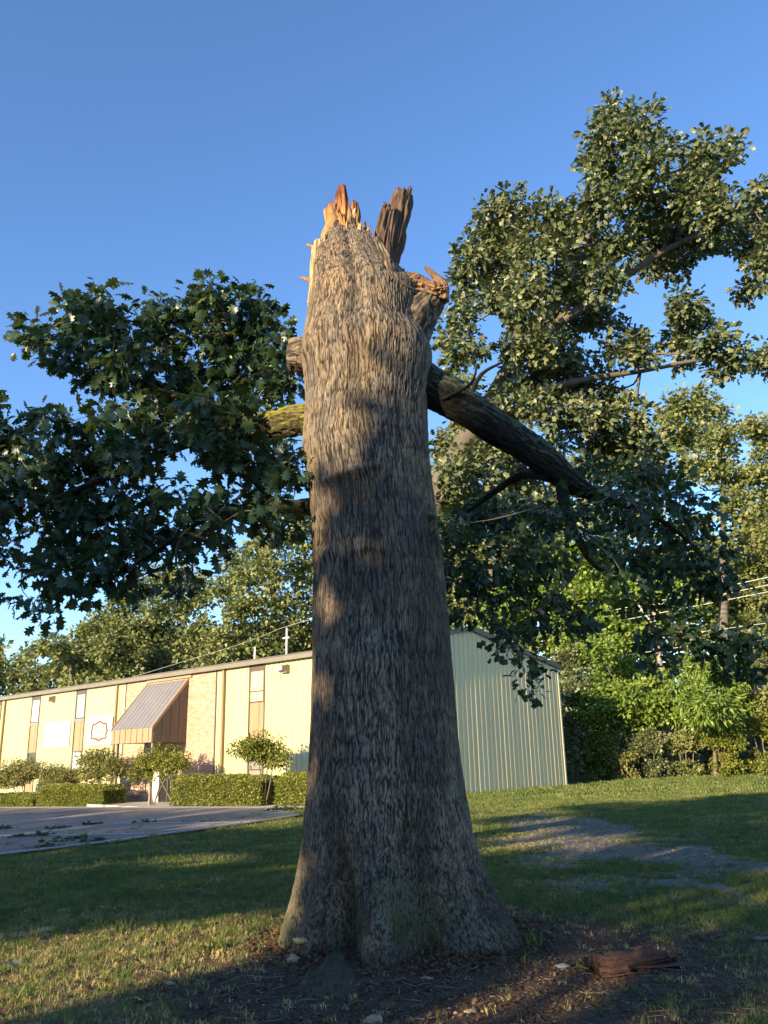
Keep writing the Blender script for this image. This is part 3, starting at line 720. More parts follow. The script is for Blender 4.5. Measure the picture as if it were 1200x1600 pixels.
def crown(name, blobs, per_sub, sub_r, leaf, proto, mat, parent, seed, holes=(), **k):
    rng = np.random.default_rng(seed); p, d, n = leaf_points(blobs, per_sub, sub_r, rng, **k)
    if holes:
        keep = np.ones(len(p), bool); v = p - CAM; w = v @ FW; px = 600 + FPX * (v @ RT) / w; py = 800 - FPX * (v @ UP) / w
        for hx, hy, rx, ry in holes: keep &= ((px - hx) / rx) ** 2 + ((py - hy) / ry) ** 2 > 1
        p, d, n = p[keep], d[keep], n[keep]
    return add(name, leaf_mesh(name, p, d, n, leaf, proto, rng), mat, parent, kind='stuff')

def network(anch, blobs, rg_, r0=.009, nseg=5):
    pts = [np.asarray(a, float) for a in anch]; dep = [0] * len(pts); out = []; todo = [(np.asarray(c, float), np.asarray(r, float)) for c, r in blobs]
    while todo:
        P = np.array(pts); best = None
        for k, (c, r) in enumerate(todo):
            d = np.linalg.norm(P - c, axis=1) * (1 + .12 * np.array(dep)); j_ = int(d.argmin())
            if best is None or d[j_] < best[0]: best = (d[j_], k, j_)
        _, k, j_ = best; c, r = todo.pop(k); a0 = pts[j_]; L1 = np.linalg.norm(c - a0); mid = (a0 + c) / 2 + rg_.normal(size=3) * L1 * .1 - np.array([0, 0, L1 * .05])
        th0 = max(.008, r0 * (2.4 / (1 + .6 * dep[j_])) * min(3, 1 + L1 * .3)); out.append(([a0, mid, c], [th0, th0 * .75, th0 * .5], dict(nseg=nseg, sub=3)))
        for e in range(3):
            u = unit(rg_.normal(size=3)); e1_ = c + u * r * .8; out.append(([c, (c + e1_) / 2 + rg_.normal(size=3) * r * .1, e1_], [th0 * .45, th0 * .3, .004], dict(nseg=4, sub=2)))
        pts += [mid, c]; dep += [dep[j_] + 1, dep[j_] + 1]
    return out

# ------------------------------------------------------------------ THE BROKEN OAK
TY = 8.1
oak = thing('broken_oak_tree', 'huge snapped off oak trunk with splintered top and two leafy side limbs in the lawn', 'tree')
prof = [(290, 505, 590), (375, 500, 592), (400, 492, 607), (430, 486, 626), (470, 484, 650), (500, 482, 655), (530, 479, 659), (560, 477, 664), (580, 478, 665), (620, 479, 667), (660, 474, 668), (700, 472, 670), (740, 479, 674), (800, 486, 682), (900, 490, 692), (1000, 489, 700),
        (1100, 486, 710), (1200, 481, 722), (1300, 474, 738), (1350, 467, 752), (1400, 460, 768), (1450, 450, 786), (1480, 442, 800), (1520, 436, 806), (1560, 430, 815)]
zL = []; xl = []; xr = []
for y, l, r in prof:
    a = at_y(l, y, TY); b = at_y(r, y, TY); zL.append((a[2] + b[2]) / 2); xl.append(a[0]); xr.append(b[0])
zL = np.array(zL)[::-1]; xl = np.array(xl)[::-1]; xr = np.array(xr)[::-1]
def trunk_center(z): l = np.interp(z, zL, xl); r = np.interp(z, zL, xr); return (l + r) / 2, (r - l) / 2 * 1.0
nf_, nb_ = 470, 90
th = np.concatenate([np.linspace(-1.85, 1.85, nf_, endpoint=False), np.linspace(1.85, 2 * np.pi - 1.85, nb_, endpoint=False)]); NT = len(th)
thw = np.where(th > np.pi, th - 2 * np.pi, th)
# top edge height by angle
tk = np.array([-180, -130, -100, -78, -66, -55, -40, -25, -12, 0, 8, 14, 24, 34, 42, 55, 68, 80, 100, 130, 180]); hk = np.array([6.9, 6.7, 6.3, 6.4, 6.6, 6.95, 7.12, 7.2, 7.12, 7.16, 7.22, 7.05, 6.98, 7.0, 6.72, 6.58, 6.45, 6.4, 6.5, 6.8, 6.9])
o_ = np.argsort(thw); htop = np.interp(np.degrees(thw), tk, hk) + .07 * (noise3(thw * 9, thw * 0, thw * 0, 2) - .5) + .05 * (noise3(thw * 30, thw * 0, thw * 0, 5) - .5)
NR = 700
tt = np.linspace(0, 1, NR)[:, None]
ZZ = -.35 + tt * (htop[None, :] + .35)
TH = np.broadcast_to(th[None, :], ZZ.shape); TW = np.broadcast_to(thw[None, :], ZZ.shape)
cx_, hw_ = trunk_center(ZZ)
sn, cs = np.sin(TH), np.cos(TH)
R = hw_.copy()
yaw_depth = np.interp(ZZ, [0, .5, 6.5, 7.2], [1.0, .98, 1.0, .9])
# root flare lobes
base = sstep(1.3, 0, ZZ)
lobe = .5 + .5 * np.cos(5 * TW + .6 + .8 * np.sin(TW * 2)); lobe2 = .5 + .5 * np.cos(9 * TW + 1.3)
R = R * (1 + base * (.3 * lobe ** .7 + .12 * lobe2 - .3) * np.clip(np.abs(cs) * 1.2 + .25, 0, 1))
R = R + base ** 3 * .13 * lobe - .1 * base ** 2 * np.exp(-((TW + 1.5) / .6) ** 2)
for ca_, wa_, da_, za_ in ((-.6, .11, .09, .7), (-.24, .09, .07, .6), (.12, .08, .07, .4), (.44, .1, .1, .6), (.85, .11, .1, .5), (-1.05, .1, .08, .4)):
    R = R - da_ * np.exp(-((TW - ca_ - .12 * (ZZ - .3) - .25 * (noise3(ZZ * 2.2, ZZ * 0 + ca_ * 7, ZZ * 0, 66) - .5)) / wa_) ** 2) * sstep(za_ + .5, .0, ZZ)
# long wavelength undulation
R = R + .05 * (fbm(sn * 1.6 + 5, cs * 1.6 + 5, ZZ * .7, 11, 3) - .5) * 2 * hw_
def g2(a0, z0, sa, sz): return np.exp(-((TW - a0) / sa) ** 2 - ((ZZ - z0) / sz) ** 2)
# collar on the right, swelling with a shelf on top
R = R + .075 * sstep(-.35, .15, TW) * sstep(2.3, 1.6, TW) * sstep(5.99, 5.76, ZZ + .06 * TW + .08 * (noise3(TW * 5, ZZ * 0, ZZ * 0, 71) - .5)) * sstep(5.0, 5.75, ZZ)
R = R + .07 * g2(-.95, 5.7, .5, .35) + .05 * g2(.85, 5.5, .4, .3)
R = R - .075 * g2(-.12, 5.7, .14, .9) - .05 * g2(-.05, 6.6, .1, .45) + .03 * g2(.35, 6.3, .22, .5)
R = R + .06 * g2(.95, 6.35, .35, .25) + .04 * g2(-.75, 6.75, .3, .2)
# old scars
edge_z = 4.2 + .1 * TW
R = R + .04 * np.exp(-((ZZ - edge_z) / .035) ** 2) * sstep(-.95, -.6, TW) * sstep(.35, .1, TW)
R = R - .04 * g2(-.25, 3.98, .4, .22) - .03 * g2(-.2, 3.2, .35, .2) + .035 * np.exp(-((ZZ - (3.42 - .6 * (TW + .1) ** 2)) / .04) ** 2) * np.exp(-((TW + .1) / .35) ** 2)
rr_ = np.hypot((TW + .85) * .65, (ZZ - 3.62) * .7); R = R + .03 * np.cos(rr_ * 38) * np.exp(-(rr_ / .2) ** 2)
R = R + .045 * g2(-.6, 2.0, .3, .6) + .03 * g2(.5, 2.6, .4, .9) - .05 * g2(.15, .6, .12, .7) - .04 * g2(-.5, .3, .1, .5)
# bark: stretched cells with warped sides
R0 = .65; uu = TH * R0
wx = .10 * (fbm(sn * 1.8, cs * 1.8, ZZ * 1.6, 21, 3) - .5) * 2 + .02 * (fbm(sn * 8, cs * 8, ZZ * 4, 23, 2) - .5) * 2
def worley(uu, vv, cw, ch, seed):
    nc = int(round(2 * np.pi * R0 / cw)); U = uu / (2 * np.pi * R0) * nc; Vv = vv / ch
    iu = np.floor(U); iv = np.floor(Vv); f1 = np.full(U.shape, 9.0); f2 = np.full(U.shape, 9.0); idv = np.zeros(U.shape)
    for du in (-1, 0, 1):
        for dv in (-1, 0, 1):
            a = iu + du; b = iv + dv; am = np.mod(a, nc)
            px_ = a + hsh(am, b, np.full(1, seed)) ; py_ = b + hsh(am, b, np.full(1, seed + 1))
            d = np.sqrt((U - px_) ** 2 + (Vv - py_) ** 2)
            n1 = d < f1; f2 = np.where(n1, f1, np.minimum(f2, d)); idv = np.where(n1, hsh(am, b, np.full(1, seed + 2)), idv); f1 = np.minimum(f1, d)
    return f1, f2, idv
def ridged(kx, kz, wu, sd):
    U_ = (TH * R0 + wu) / R0; return np.abs(2 * noise3(np.sin(U_) * hw_ * kx, np.cos(U_) * hw_ * kx, ZZ * kz, sd) - 1)
wz = .016 * (fbm(sn * 12, cs * 12, ZZ * 9, 33, 2) - .5) * 2
m1 = ridged(92, 5.5, wx * .28 + wz * .8, 41); m2 = ridged(140, 14, wx * .28 + wz + .4, 43); m3 = ridged(44, 3.0, wx * .45 + wz * 1.2, 47)
cross = np.abs(2 * noise3(sn * 9, cs * 9, ZZ * 16 + 3 * noise3(sn * 20, cs * 20, ZZ * 3, 51), 49) - 1)
e1 = sstep(.0, .25, m1); e2 = sstep(.0, .3, m2); e3 = sstep(.0, .16, m3); e4 = sstep(.0, .12, cross)
fine = fbm(sn * 30, cs * 30, ZZ * 12, 70, 3)
crest = e1 * (.66 + .34 * e2) * (.6 + .4 * e3) * (.85 + .15 * e4)
ridge = np.clip(crest * (.85 + .3 * noise3(sn * 14, cs * 14, ZZ * 9, 57)) + .5 * (fine - .5), 0, 1)
amp = .0135 * (.75 + .5 * sstep(2.0, 0, ZZ)) * np.clip(.55 + .9 * fbm(sn * 2, cs * 2, ZZ * .8, 77, 2), .5, 1.3)
R = R + amp * (crest - .55) + .009 * (fine - .5)
X = cx_ + R * sn; Yv = TY - R * yaw_depth * cs
V = np.stack([X, Yv, ZZ], -1).reshape(-1, 3)
i = np.arange(NR - 1)[:, None]; j = np.arange(NT)[None, :]
Q = np.stack([i * NT + j, i * NT + (j + 1) % NT, (i + 1) * NT + (j + 1) % NT, (i + 1) * NT + j], -1).reshape(-1, 4)
me = mesh_np('trunk', V, [Q]); fattr(me, 'ridge', ridge)
mossf = sstep(.8, .1, ZZ) * np.clip(fbm(sn * 2.5, cs * 2.5, ZZ * 2.5, 90, 3) * 2.4 - 1.1, 0, .5) + .25 * g2(-1.3, .4, .5, .5) + .9 * g2(.05, .42, .3, .3) + .5 * g2(.5, .3, .3, .25)
fattr(me, 'moss', np.clip(mossf, 0, 1))
stain = .95 * g2(-.35, 3.95, .55, .26) * sstep(4.22, 4.12, ZZ) + .6 * g2(-.25, 3.1, .5, .28) + .75 * sstep(.45, .65, fbm(sn * 1.7, cs * 1.7, ZZ * .55, 95, 3)) * sstep(4.2, 3.4, ZZ) * .8 + .5 * g2(-.1, 5.1, .15, .5)
stain = stain + .35 * sstep(1.3, .2, ZZ) + .6 * sstep(1.1, .1, ZZ) * sstep(.4, .6, fbm(sn * 2.2, cs * 2.2, ZZ * 1.2, 97, 3)); fattr(me, 'stain', np.clip(stain, 0, 1))
add('trunk', me, M['bark'], oak, smooth_=True)
# broken inner wood closing the top
rng = np.random.default_rng(5)
ring = V.reshape(NR, NT, 3)[-1]; cen = ring.mean(0); sel = np.arange(0, NT, 4); rg = ring[sel]; ns_ = len(sel)
Vc = [rg]; 
for k, f in enumerate((.86, .7, .5, .3, .12)):
    p = cen + (rg - cen) * f; p[:, 2] = rg[:, 2] * (1 - .15 * k) + cen[2] * .15 * k - .1 - .12 * k + (rng.random(ns_) - .5) * .22; Vc.append(p)
Vc = np.vstack(Vc); qs = [(k * ns_ + a, k * ns_ + (a + 1) % ns_, (k + 1) * ns_ + (a + 1) % ns_, (k + 1) * ns_ + a) for k in range(5) for a in range(ns_)]
Vc = np.vstack([Vc, cen - np.array([0, 0, .8])]); ts = [(5 * ns_ + a, 5 * ns_ + (a + 1) % ns_, 6 * ns_) for a in range(ns_)]
add('torn_heartwood', mesh_np('torn_heartwood', Vc, [np.array(qs), np.array(ts)]), M['orange_wood'], oak)
def shard(name, b0, b1, w0, w1, t0, seed, mat, jag=.25, nl=60, nr=84, face=(0, -1, 0), parent=oak, tipf=None, rough=.02, **kw):
    """a torn plank of wood from b0 to b1; width across, thickness toward face, ragged tip"""
    b0 = np.array(b0, float); b1 = np.array(b1, float); ax = b1 - b0; Ln = np.linalg.norm(ax); ax /= Ln
    fc = np.array(face, float); fc -= ax * np.dot(fc, ax); fc /= np.linalg.norm(fc); sd = np.cross(ax, fc)
    a = np.linspace(0, 2 * np.pi, nr, endpoint=False); ca = np.sign(np.cos(a)) * np.abs(np.cos(a)) ** .75; sa = np.sign(np.sin(a)) * np.abs(np.sin(a)) ** .75
    tipn = noise3(ca * 3.1 + seed, sa * 1.0 + seed, a * 0, seed); tip2 = noise3(ca * 9 + seed, sa * 3, a * 0, seed + 1)
    tip = 1 - jag * (tipn * .8 + tip2 * .4)
    if tipf is not None: tip = tip * tipf(ca)
    t = np.linspace(0, 1, nl)[:, None] * tip[None, :]
    w = w0 + (w1 - w0) * t; th_ = t0 * (1 - .45 * t)
    gr_ = fbm(ca[None, :] * 6 + seed, sa[None, :] * 6, t * 2.2 * Ln, seed + 3, 3) - .5
    gf = noise3(ca[None, :] * 22 + seed, sa[None, :] * 22, t * 4 * Ln, seed + 5) - .5
    k = 1 + 0 * t
    off = rough * (gr_ * 4.5 + gf * 3.2 + 1.6 * (noise3(ca[None, :] * 45 + seed, sa[None, :] * 45, t * 3 * Ln, seed + 6) - .5))
    P = b0 + ax * (t * Ln)[..., None] + sd * ((w / 2 + off) * ca[None, :])[..., None] + fc * ((th_ / 2 + off) * sa[None, :])[..., None]
    P = P + sd * (rough * 1.0 * (noise3(t * 3, t * 0 + seed, t * 0, seed) - .5))[..., None]
    V = P.reshape(-1, 3); i = np.arange(nl - 1)[:, None]; j = np.arange(nr)[None, :]
    Q = np.stack([i * nr + j, i * nr + (j + 1) % nr, (i + 1) * nr + (j + 1) % nr, (i + 1) * nr + j], -1).reshape(-1, 4)
    half = nr // 2; T = []
    # close the tip by bridging the front columns to the back columns
    b = (nl - 1) * nr
    cap = []
    for q in range(half):
        a0 = q; a1 = (q + 1) % nr; c0 = (nr - q) % nr; c1 = (nr - q - 1) % nr
        if len({a0, a1, c0, c1}) == 4: cap.append((b + a0, b + a1, b + c1, b + c0))
    return add(name, mesh_np(name, V, [Q, np.array(cap)]), mat, parent, **kw)
A = lambda x, y, Y=TY - .25: at_y(x, y, Y)
shard('splinter', A(536, 400, TY - .05), A(531, 284, TY - .05), .36, .28, .2, 3, M['orange_wood'], jag=.1, rough=.03, tipf=lambda c: np.interp(c, [-1, -.75, -.45, -.3, .4, .55, .8, 1], [.62, .74, .7, 1, .97, .66, .6, .66]), label='tall orange splinter at the upper left of the break')
shard('splinter', A(516, 400, TY), A(516, 308, TY), .14, .03, .12, 8, M['orange_wood'], jag=.35, rough=.012)
shard('splinter', A(553, 390, TY - .1), A(555, 311, TY - .1), .1, .05, .1, 12, M['orange_wood'], jag=.15, rough=.012)
shard('splinter', A(598, 432, TY + .05), A(634, 290, TY + .05), .27, .18, .2, 17, M['dark_wood'], jag=.14, rough=.02, label='thick dark weathered plank leaning right at the top')
shard('splinter', A(596, 400, TY - .08), A(612, 312, TY - .08), .2, .12, .08, 19, M['dark_wood'], jag=.3, rough=.02)
shard('splinter', A(490, 478, TY - .2), A(500, 370, TY - .2), .1, .13, .12, 23, M['pale_wood'], jag=.12, rough=.012, label='pale freshly torn strip down the left edge of the break')
shard('splinter', A(500, 394, TY - .15), A(476, 379, TY - .2), .09, .02, .03, 27, M['pale_wood'], jag=.3, rough=.006, face=(0, -.5, 1))
shard('splinter', A(489, 440, TY - .2), A(466, 432, TY - .2), .06, .01, .03, 29, M['orange_wood'], jag=.3, rough=.005, face=(0, -.5, 1))
shard('splinter', A(508, 390, TY - .3), A(506, 356, TY - .3), .02, .01, .02, 31, M['pale_wood'], jag=.3, rough=.002, nr=12, nl=10)
rsp = np.random.default_rng(8)
for k in range(26):
    a_ = rsp.uniform(-1.35, 1.35); j_ = int(np.abs(thw - a_).argmin()); p_ = V.reshape(NR, NT, 3)[-1, j_]; h_ = rsp.uniform(.07, .24); ln = rsp.normal(size=3) * .05
    p_ = p_ + (np.array([-.15, TY, p_[2]]) - p_) * .08
    shard('splinter', p_ - np.array([0, 0, .12]), p_ + np.array([ln[0], ln[1], h_]), rsp.uniform(.035, .09), .012, .03, 300 + k, M[['brown_wood', 'orange_wood', 'dark_wood', 'pale_wood', 'brown_wood'][k % 5]], jag=.45, rough=.007, nl=12, nr=18, face=(math.sin(a_), -math.cos(a_), 0))
for k in range(24):
    f_ = rsp.uniform(0, 1); p_ = A(618, 436, TY - .25) * (1 - f_) + A(688, 456, TY - .25) * f_ + rsp.normal(size=3) * .03; dn = np.array([rsp.normal() * .08, -.03, rsp.uniform(.02, .09)])
    shard('splinter', p_ - dn * .6 - np.array([0, .06, 0]), p_ + dn, rsp.uniform(.012, .028), .004, .015, 400 + k, M[['brown_wood', 'orange_wood', 'dark_wood'][k % 3]], jag=.45, rough=.003, nl=10, nr=12)
# torn arm and horn on the right
shard('splinter', A(612, 436, TY - .25), A(692, 458, TY - .25), .16, .15, .16, 37, M['brown_wood'], jag=.1, rough=.025, label='torn stub end of a lost limb on the right of the break')
bark_tube('limb_stub', [A(622, 590, TY - .1), A(634, 530, TY - .1), A(652, 488, TY - .12), A(676, 463, TY - .15), A(691, 452, TY - .2)], [.26, .25, .23, .17, .07], M['bark'], oak, seed=3, stain=.35)
bark_tube('splinter', [A(690, 470, TY - .2), A(692, 448, TY - .22), A(681, 433, TY - .25), A(663, 416, TY - .3)], [.085, .055, .03, .003], M['brown_wood'], oak, nseg=40, sub=12, k=40, kz=5, amp=.02, seed=41, lump=.25, label='curved horn of torn wood')
bark_tube('bark_rim', [A(590, 372, TY - .4), A(603, 402, TY - .45), A(613, 430, TY - .45), A(630, 447, TY - .4), A(652, 458, TY - .3)], [.03, .05, .055, .05, .02], M['bark'], oak, nseg=30, sub=10, seed=9)
bark_tube('limb_stub', [A(505, 558, TY), A(484, 556, TY), A(464, 555, TY), A(453, 556, TY), A(449, 556, TY)], [.27, .22, .19, .16, .09], M['bark'], oak, seed=6, lump=.16, label='broken knob of an old limb on the left side')
bark_tube('limb', [A(610, 580, TY), A(668, 603, TY), A(730, 640, TY), A(800, 684, TY), A(855, 722, TY), A(895, 755, TY + .05), A(935, 775, TY + .2), A(985, 792, TY + .3)], [.3, .22, .185, .165, .15, .11, .05, .02], M['limb_lichen'], oak, seed=12, amp=.02, lump=.12, k=22, kz=9)
for pts_, rad_, kw_ in (([A(878, 742, TY), A(880, 780, TY), A(890, 815, TY - .05), A(912, 858, TY), A(935, 888, TY), A(975, 897, TY + .1)], [.085, .06, .045, .035, .025, .01], dict(nseg=16, rough=.4, seed=14, sub=8)),
   ([A(860, 745, TY), A(815, 742, TY + .3), A(770, 770, TY + .6), A(730, 800, TY + .8)], [.06, .05, .035, .02], dict(nseg=10, rough=.2)),
   ([A(735, 620, TY), A(752, 585, TY - .1), A(785, 566, TY - .2)], [.03, .022, .01], dict(nseg=8)),
   ([A(690, 625, TY - .15), A(735, 600, TY - .3), A(745, 570, TY - .3)], [.02, .015, .01], dict(nseg=8)),
   ([A(930, 772, TY + .2), A(1010, 800, TY + .5), A(1080, 850, TY + .8), A(1130, 920, TY + 1)], [.045, .03, .018, .008], dict(nseg=8))):
    tubes('side_branch', [(pts_, rad_, kw_)], M['limb_lichen'], oak)
bark_tube('limb', [A(515, 655, TY), A(470, 656, TY + .05), A(425, 664, TY + .2), A(385, 668, TY + .5), A(330, 640, TY + 1.0), A(240, 610, TY + 1.5), A(150, 560, TY + 1.7)], [.2, .165, .15, .13, .09, .06, .03], M['limb_moss'], oak, seed=22, lump=.15, amp=.02, k=22, kz=9)
tubes('limb', [([A(385, 668, TY + .5), A(300, 690, TY + 1.0), A(180, 740, TY + 1.2), A(60, 790, TY + 1.3)], [.08, .06, .045, .02], dict(nseg=12, rough=.2))], M['limb_lichen'], oak)
lowL = tubes('limb', [([A(500, 790, TY), A(465, 792, TY + .1), A(430, 792, TY + .2), A(390, 812, TY + .5), A(340, 800, TY + .8), A(290, 830, TY + 1.1), A(200, 890, TY + 1.2)], [.09, .075, .06, .05, .04, .03, .015], dict(nseg=14, rough=.3, seed=27, sub=6)),
   ([A(435, 792, TY + .2), A(395, 750, TY + .3), A(360, 720, TY + .6)], [.04, .03, .015], dict(nseg=8)),
   ([A(300, 830, TY + 1.1), A(240, 860, TY + 1.2), A(190, 930, TY + 1.1)], [.025, .018, .008], dict(nseg=8))], M['limb_lichen'], oak)
Lb = [(60, 520, 45, 22), (120, 500, 45, 38), (165, 480, 45, 30), (190, 540, 60, 45), (250, 475, 30, 22), (255, 530, 45, 40), (300, 480, 40, 30), (335, 460, 35, 30), (345, 520, 55, 45), (395, 470, 38, 32), (405, 530, 50, 45), (440, 530, 24, 30),
      (100, 560, 40, 30), (150, 580, 45, 25), (230, 590, 60, 40), (300, 590, 60, 45), (375, 590, 60, 45), (430, 600, 35, 35), (455, 600, 20, 20), (110, 660, 45, 18), (65, 650, 25, 12), (185, 640, 35, 25), (250, 650, 60, 35), (330, 650, 60, 35), (400, 640, 40, 18),
      (20, 690, 55, 35), (90, 715, 60, 40), (160, 710, 60, 40), (220, 715, 45, 38), (360, 715, 50, 38), (420, 730, 50, 38), (460, 730, 22, 28), (20, 760, 50, 45), (90, 790, 70, 45), (170, 790, 65, 45), (240, 775, 45, 35), (350, 790, 40, 26), (410, 775, 45, 28), (440, 820, 25, 18),
      (10, 860, 26, 22), (35, 885, 20, 12), (110, 850, 60, 38), (180, 855, 55, 38), (240, 835, 50, 32), (300, 830, 40, 26), (90, 905, 45, 26), (150, 905, 50, 30), (45, 935, 24, 16), (75, 955, 18, 12), (210, 905, 24, 30), (275, 880, 30, 28), (295, 920, 18, 18), (340, 850, 22, 15), (-40, 720, 60, 60), (-40, 800, 60, 50), (-30, 640, 30, 25)]
LbN = [(372, 655, 34, 30), (350, 690, 40, 26), (330, 625, 40, 26), (290, 665, 40, 24), (430, 705, 40, 20), (455, 740, 24, 26), (400, 800, 34, 20), (350, 815, 36, 20), (446, 812, 18, 14), (300, 770, 36, 24), (240, 690, 40, 22), (190, 680, 36, 20)]
rl = random.Random(2)
blL = [px_blob(a, b_, c, d, 9.3 + rl.uniform(-.7, .9) - .0 * a) for a, b_, c, d in Lb]
blL += [px_blob(a, b_, c, d, 7.9 + rl.uniform(-.2, .2)) for a, b_, c, d in LbN]
rngl = np.random.default_rng(77)
pl_, dl_, nl_ = leaf_points(blL, 9, .2, rngl, cover=3.4, droop=.45, shell=.6)
v = pl_ - CAM; w = v @ FW; qx = 600 + FPX * (v @ RT) / w; qy = 800 - FPX * (v @ UP) / w
keep = np.ones(len(pl_), bool)
for hx, hy, rx, ry in ((297, 735, 32, 22), (470, 690, 18, 14), (437, 660, 40, 22), (455, 845, 16, 10), (240, 745, 16, 8), (130, 620, 35, 10), (60, 600, 60, 22), (50, 850, 20, 10), (215, 870, 10, 8), (205, 565, 12, 6), (345, 825, 12, 8), (490, 540, 40, 60)): keep &= ((qx - hx) / rx) ** 2 + ((qy - hy) / ry) ** 2 > 1
pl_, dl_, nl_, w = pl_[keep], dl_[keep], nl_[keep], w[keep]
print('left leaves', len(pl_))
order = np.argsort(w + rngl.random(len(w)) * .3); big = order[:290]; rest = order[290:]
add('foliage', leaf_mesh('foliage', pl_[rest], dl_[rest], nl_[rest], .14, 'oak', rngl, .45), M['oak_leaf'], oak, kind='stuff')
lme = mesh_np('leaf', LP['oak'][0] * .15, [LP['oak'][1]]); lme.materials.append(M['oak_leaf'])
S_, D_, N_ = frames(dl_[big], nl_[big])
for k in range(len(big)):
    o = bpy.data.objects.new('leaf', lme); COL.objects.link(o); o.parent = oak
    s = float(.85 + .35 * rngl.random()); m = Matrix.Identity(4)
    for c_, ve in enumerate((S_[k], D_[k], N_[k])):
        for r_ in range(3): m[r_][c_] = ve[r_] * s
    for r_ in range(3): m[r_][3] = pl_[big[k]][r_]
    o.matrix_local = m
# twigs through the left crown
tw = network([A(385, 668, TY + .5), A(330, 640, TY + 1.0), A(240, 610, TY + 1.5), A(180, 740, TY + 1.2), A(300, 690, TY + 1.0), A(290, 830, TY + 1.1), A(150, 560, TY + 1.7), A(360, 720, TY + .6)], blL, rngl)
tubes('twigs', tw, M['grey_bark'], oak, kind='stuff')
Rb = [(1000, 745, 55, 35), (1060, 790, 60, 45), (1020, 830, 50, 35), (1100, 845, 50, 45), (1125, 895, 35, 35), (1040, 880, 55, 40), (1100, 920, 35, 25), (960, 800, 45, 30), (985, 870, 40, 35), (955, 770, 30, 25), (920, 735, 28, 16), (760, 820, 60, 45), (720, 850, 35, 60), (800, 870, 65, 50), (740, 910, 50, 40), (860, 880, 45, 40), (850, 820, 45, 40),
      (800, 930, 55, 30), (720, 960, 30, 20), (870, 930, 30, 30), (780, 970, 20, 10), (905, 960, 26, 35), (830, 965, 28, 22), (792, 1005, 26, 22), (812, 1025, 24, 20), (826, 1050, 22, 18), (830, 1078, 18, 11), (800, 985, 30, 16), (870, 975, 20, 10), (1000, 935, 30, 30), (1010, 985, 25, 30), (1025, 1030, 22, 22), (1070, 985, 40, 26), (1120, 1010, 40, 32), (1170, 1000, 45, 35), (1165, 1045, 40, 24), (1230, 1010, 50, 40), (1060, 950, 30, 20), (940, 850, 30, 30)]
blR = [px_blob(a, b_, c, d, 8.9 + rl.uniform(-.6, .9)) for a, b_, c, d in Rb] + [px_blob(a, b_, c, d, 7.7) for a, b_, c, d in ((900, 820, 26, 34), (960, 765, 30, 16), (925, 845, 22, 26), (1000, 800, 34, 20), (850, 790, 24, 18), (975, 905, 26, 14), (905, 790, 20, 16), (700, 820, 14, 30))]
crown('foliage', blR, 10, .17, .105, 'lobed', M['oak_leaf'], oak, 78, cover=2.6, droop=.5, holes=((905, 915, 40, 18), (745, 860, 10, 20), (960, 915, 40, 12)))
tw = network([A(890, 815, TY), A(912, 858, TY), A(1080, 850, TY + .8), A(1130, 920, TY + 1), A(815, 742, TY + .3), A(770, 770, TY + .6), A(1010, 800, TY + .5), A(730, 800, TY + .8)], blR, rngl, r0=.006)
tubes('twigs', tw, M['grey_bark'], oak, kind='stuff')
# surface root hump in front
rt = []
def hump(name, c, rx, ry, rz, mat, parent, seed, label=None, moss=.8):
    n1, n2 = 90, 70; u = np.linspace(0, 2 * np.pi, n1, endpoint=False)[None, :]; vv = np.linspace(0, 1, n2)[:, None]
    rr = np.sin(vv * np.pi / 2); x = rr * np.cos(u); y = rr * np.sin(u); z = np.cos(vv * np.pi / 2) ** .8 + 0 * u
    nn = fbm(x * 2 + seed, y * 2, z * 2, seed, 4) - .5; ff = fbm(x * 9 + seed, y * 9, z * 9, seed + 3, 3)
    gg = np.abs(2 * noise3(x * 9 + seed, y * 9, z * 4, seed + 8) - 1); k = 1 + .6 * nn + .035 * (sstep(0, .4, gg) - .5) + .03 * (ff - .5)
    P = np.stack([c[0] + x * rx * k, c[1] + y * ry * k, c[2] - .08 + z * rz * k + .0 * x], -1).reshape(-1, 3)
    i = np.arange(n2 - 1)[:, None]; j = np.arange(n1)[None, :]
    Q = np.stack([i * n1 + j, (i + 1) * n1 + j, (i + 1) * n1 + (j + 1) % n1, i * n1 + (j + 1) % n1], -1).reshape(-1, 4)
    me = mesh_np(name, P, [Q]); fattr(me, 'ridge', np.clip(sstep(0, .4, gg) * (.4 + ff * .6), 0, 1)); fattr(me, 'moss', np.full(len(P), moss)); fattr(me, 'stain', np.full(len(P), .55))
    return add(name, me, mat, parent, smooth_=True, label=label)
hump('surface_root', (-.45, 6.95, -.02), .27, .85, .19, M['root_bark'], oak, 4, 'mossy knobbly root humping out of the litter in front', moss=.3)
hump('surface_root', (-.5, 6.1, -.02), .14, .35, .1, M['root_bark'], oak, 14)

# ------------------------------------------------------------------ other trees
def simple_tree(name, label, cat, group, trunk_pts, trunk_r, blobs, per_sub, sub_r, leaf, proto, lmat, bmat, seed, limbs=(), holes=(), **k):
    t = thing(name, label, cat, group)
    tubes('trunk', [(trunk_pts, trunk_r, dict(nseg=14, rough=.15, seed=seed))], bmat, t)
    L_ = [(p, r, dict(nseg=8, rough=.1)) for p, r in limbs]
    top = np.asarray(trunk_pts[-1]); rg_ = np.random.default_rng(seed + 500); tp = [np.asarray(p, float) for p in trunk_pts]
    anch = [tp[0] * (1 - f) + tp[-1] * f for f in (.45, .6, .75, .9, 1.0)]
    for (p, r) in limbs: anch += [np.asarray(q, float) for q in p[1:]]
    L_ += network(anch, blobs, rg_)
    tubes('branches', L_, bmat, t, kind='stuff')
    crown('crown', blobs, per_sub, sub_r, leaf, proto, lmat, t, seed, holes=holes, **k)
    return t
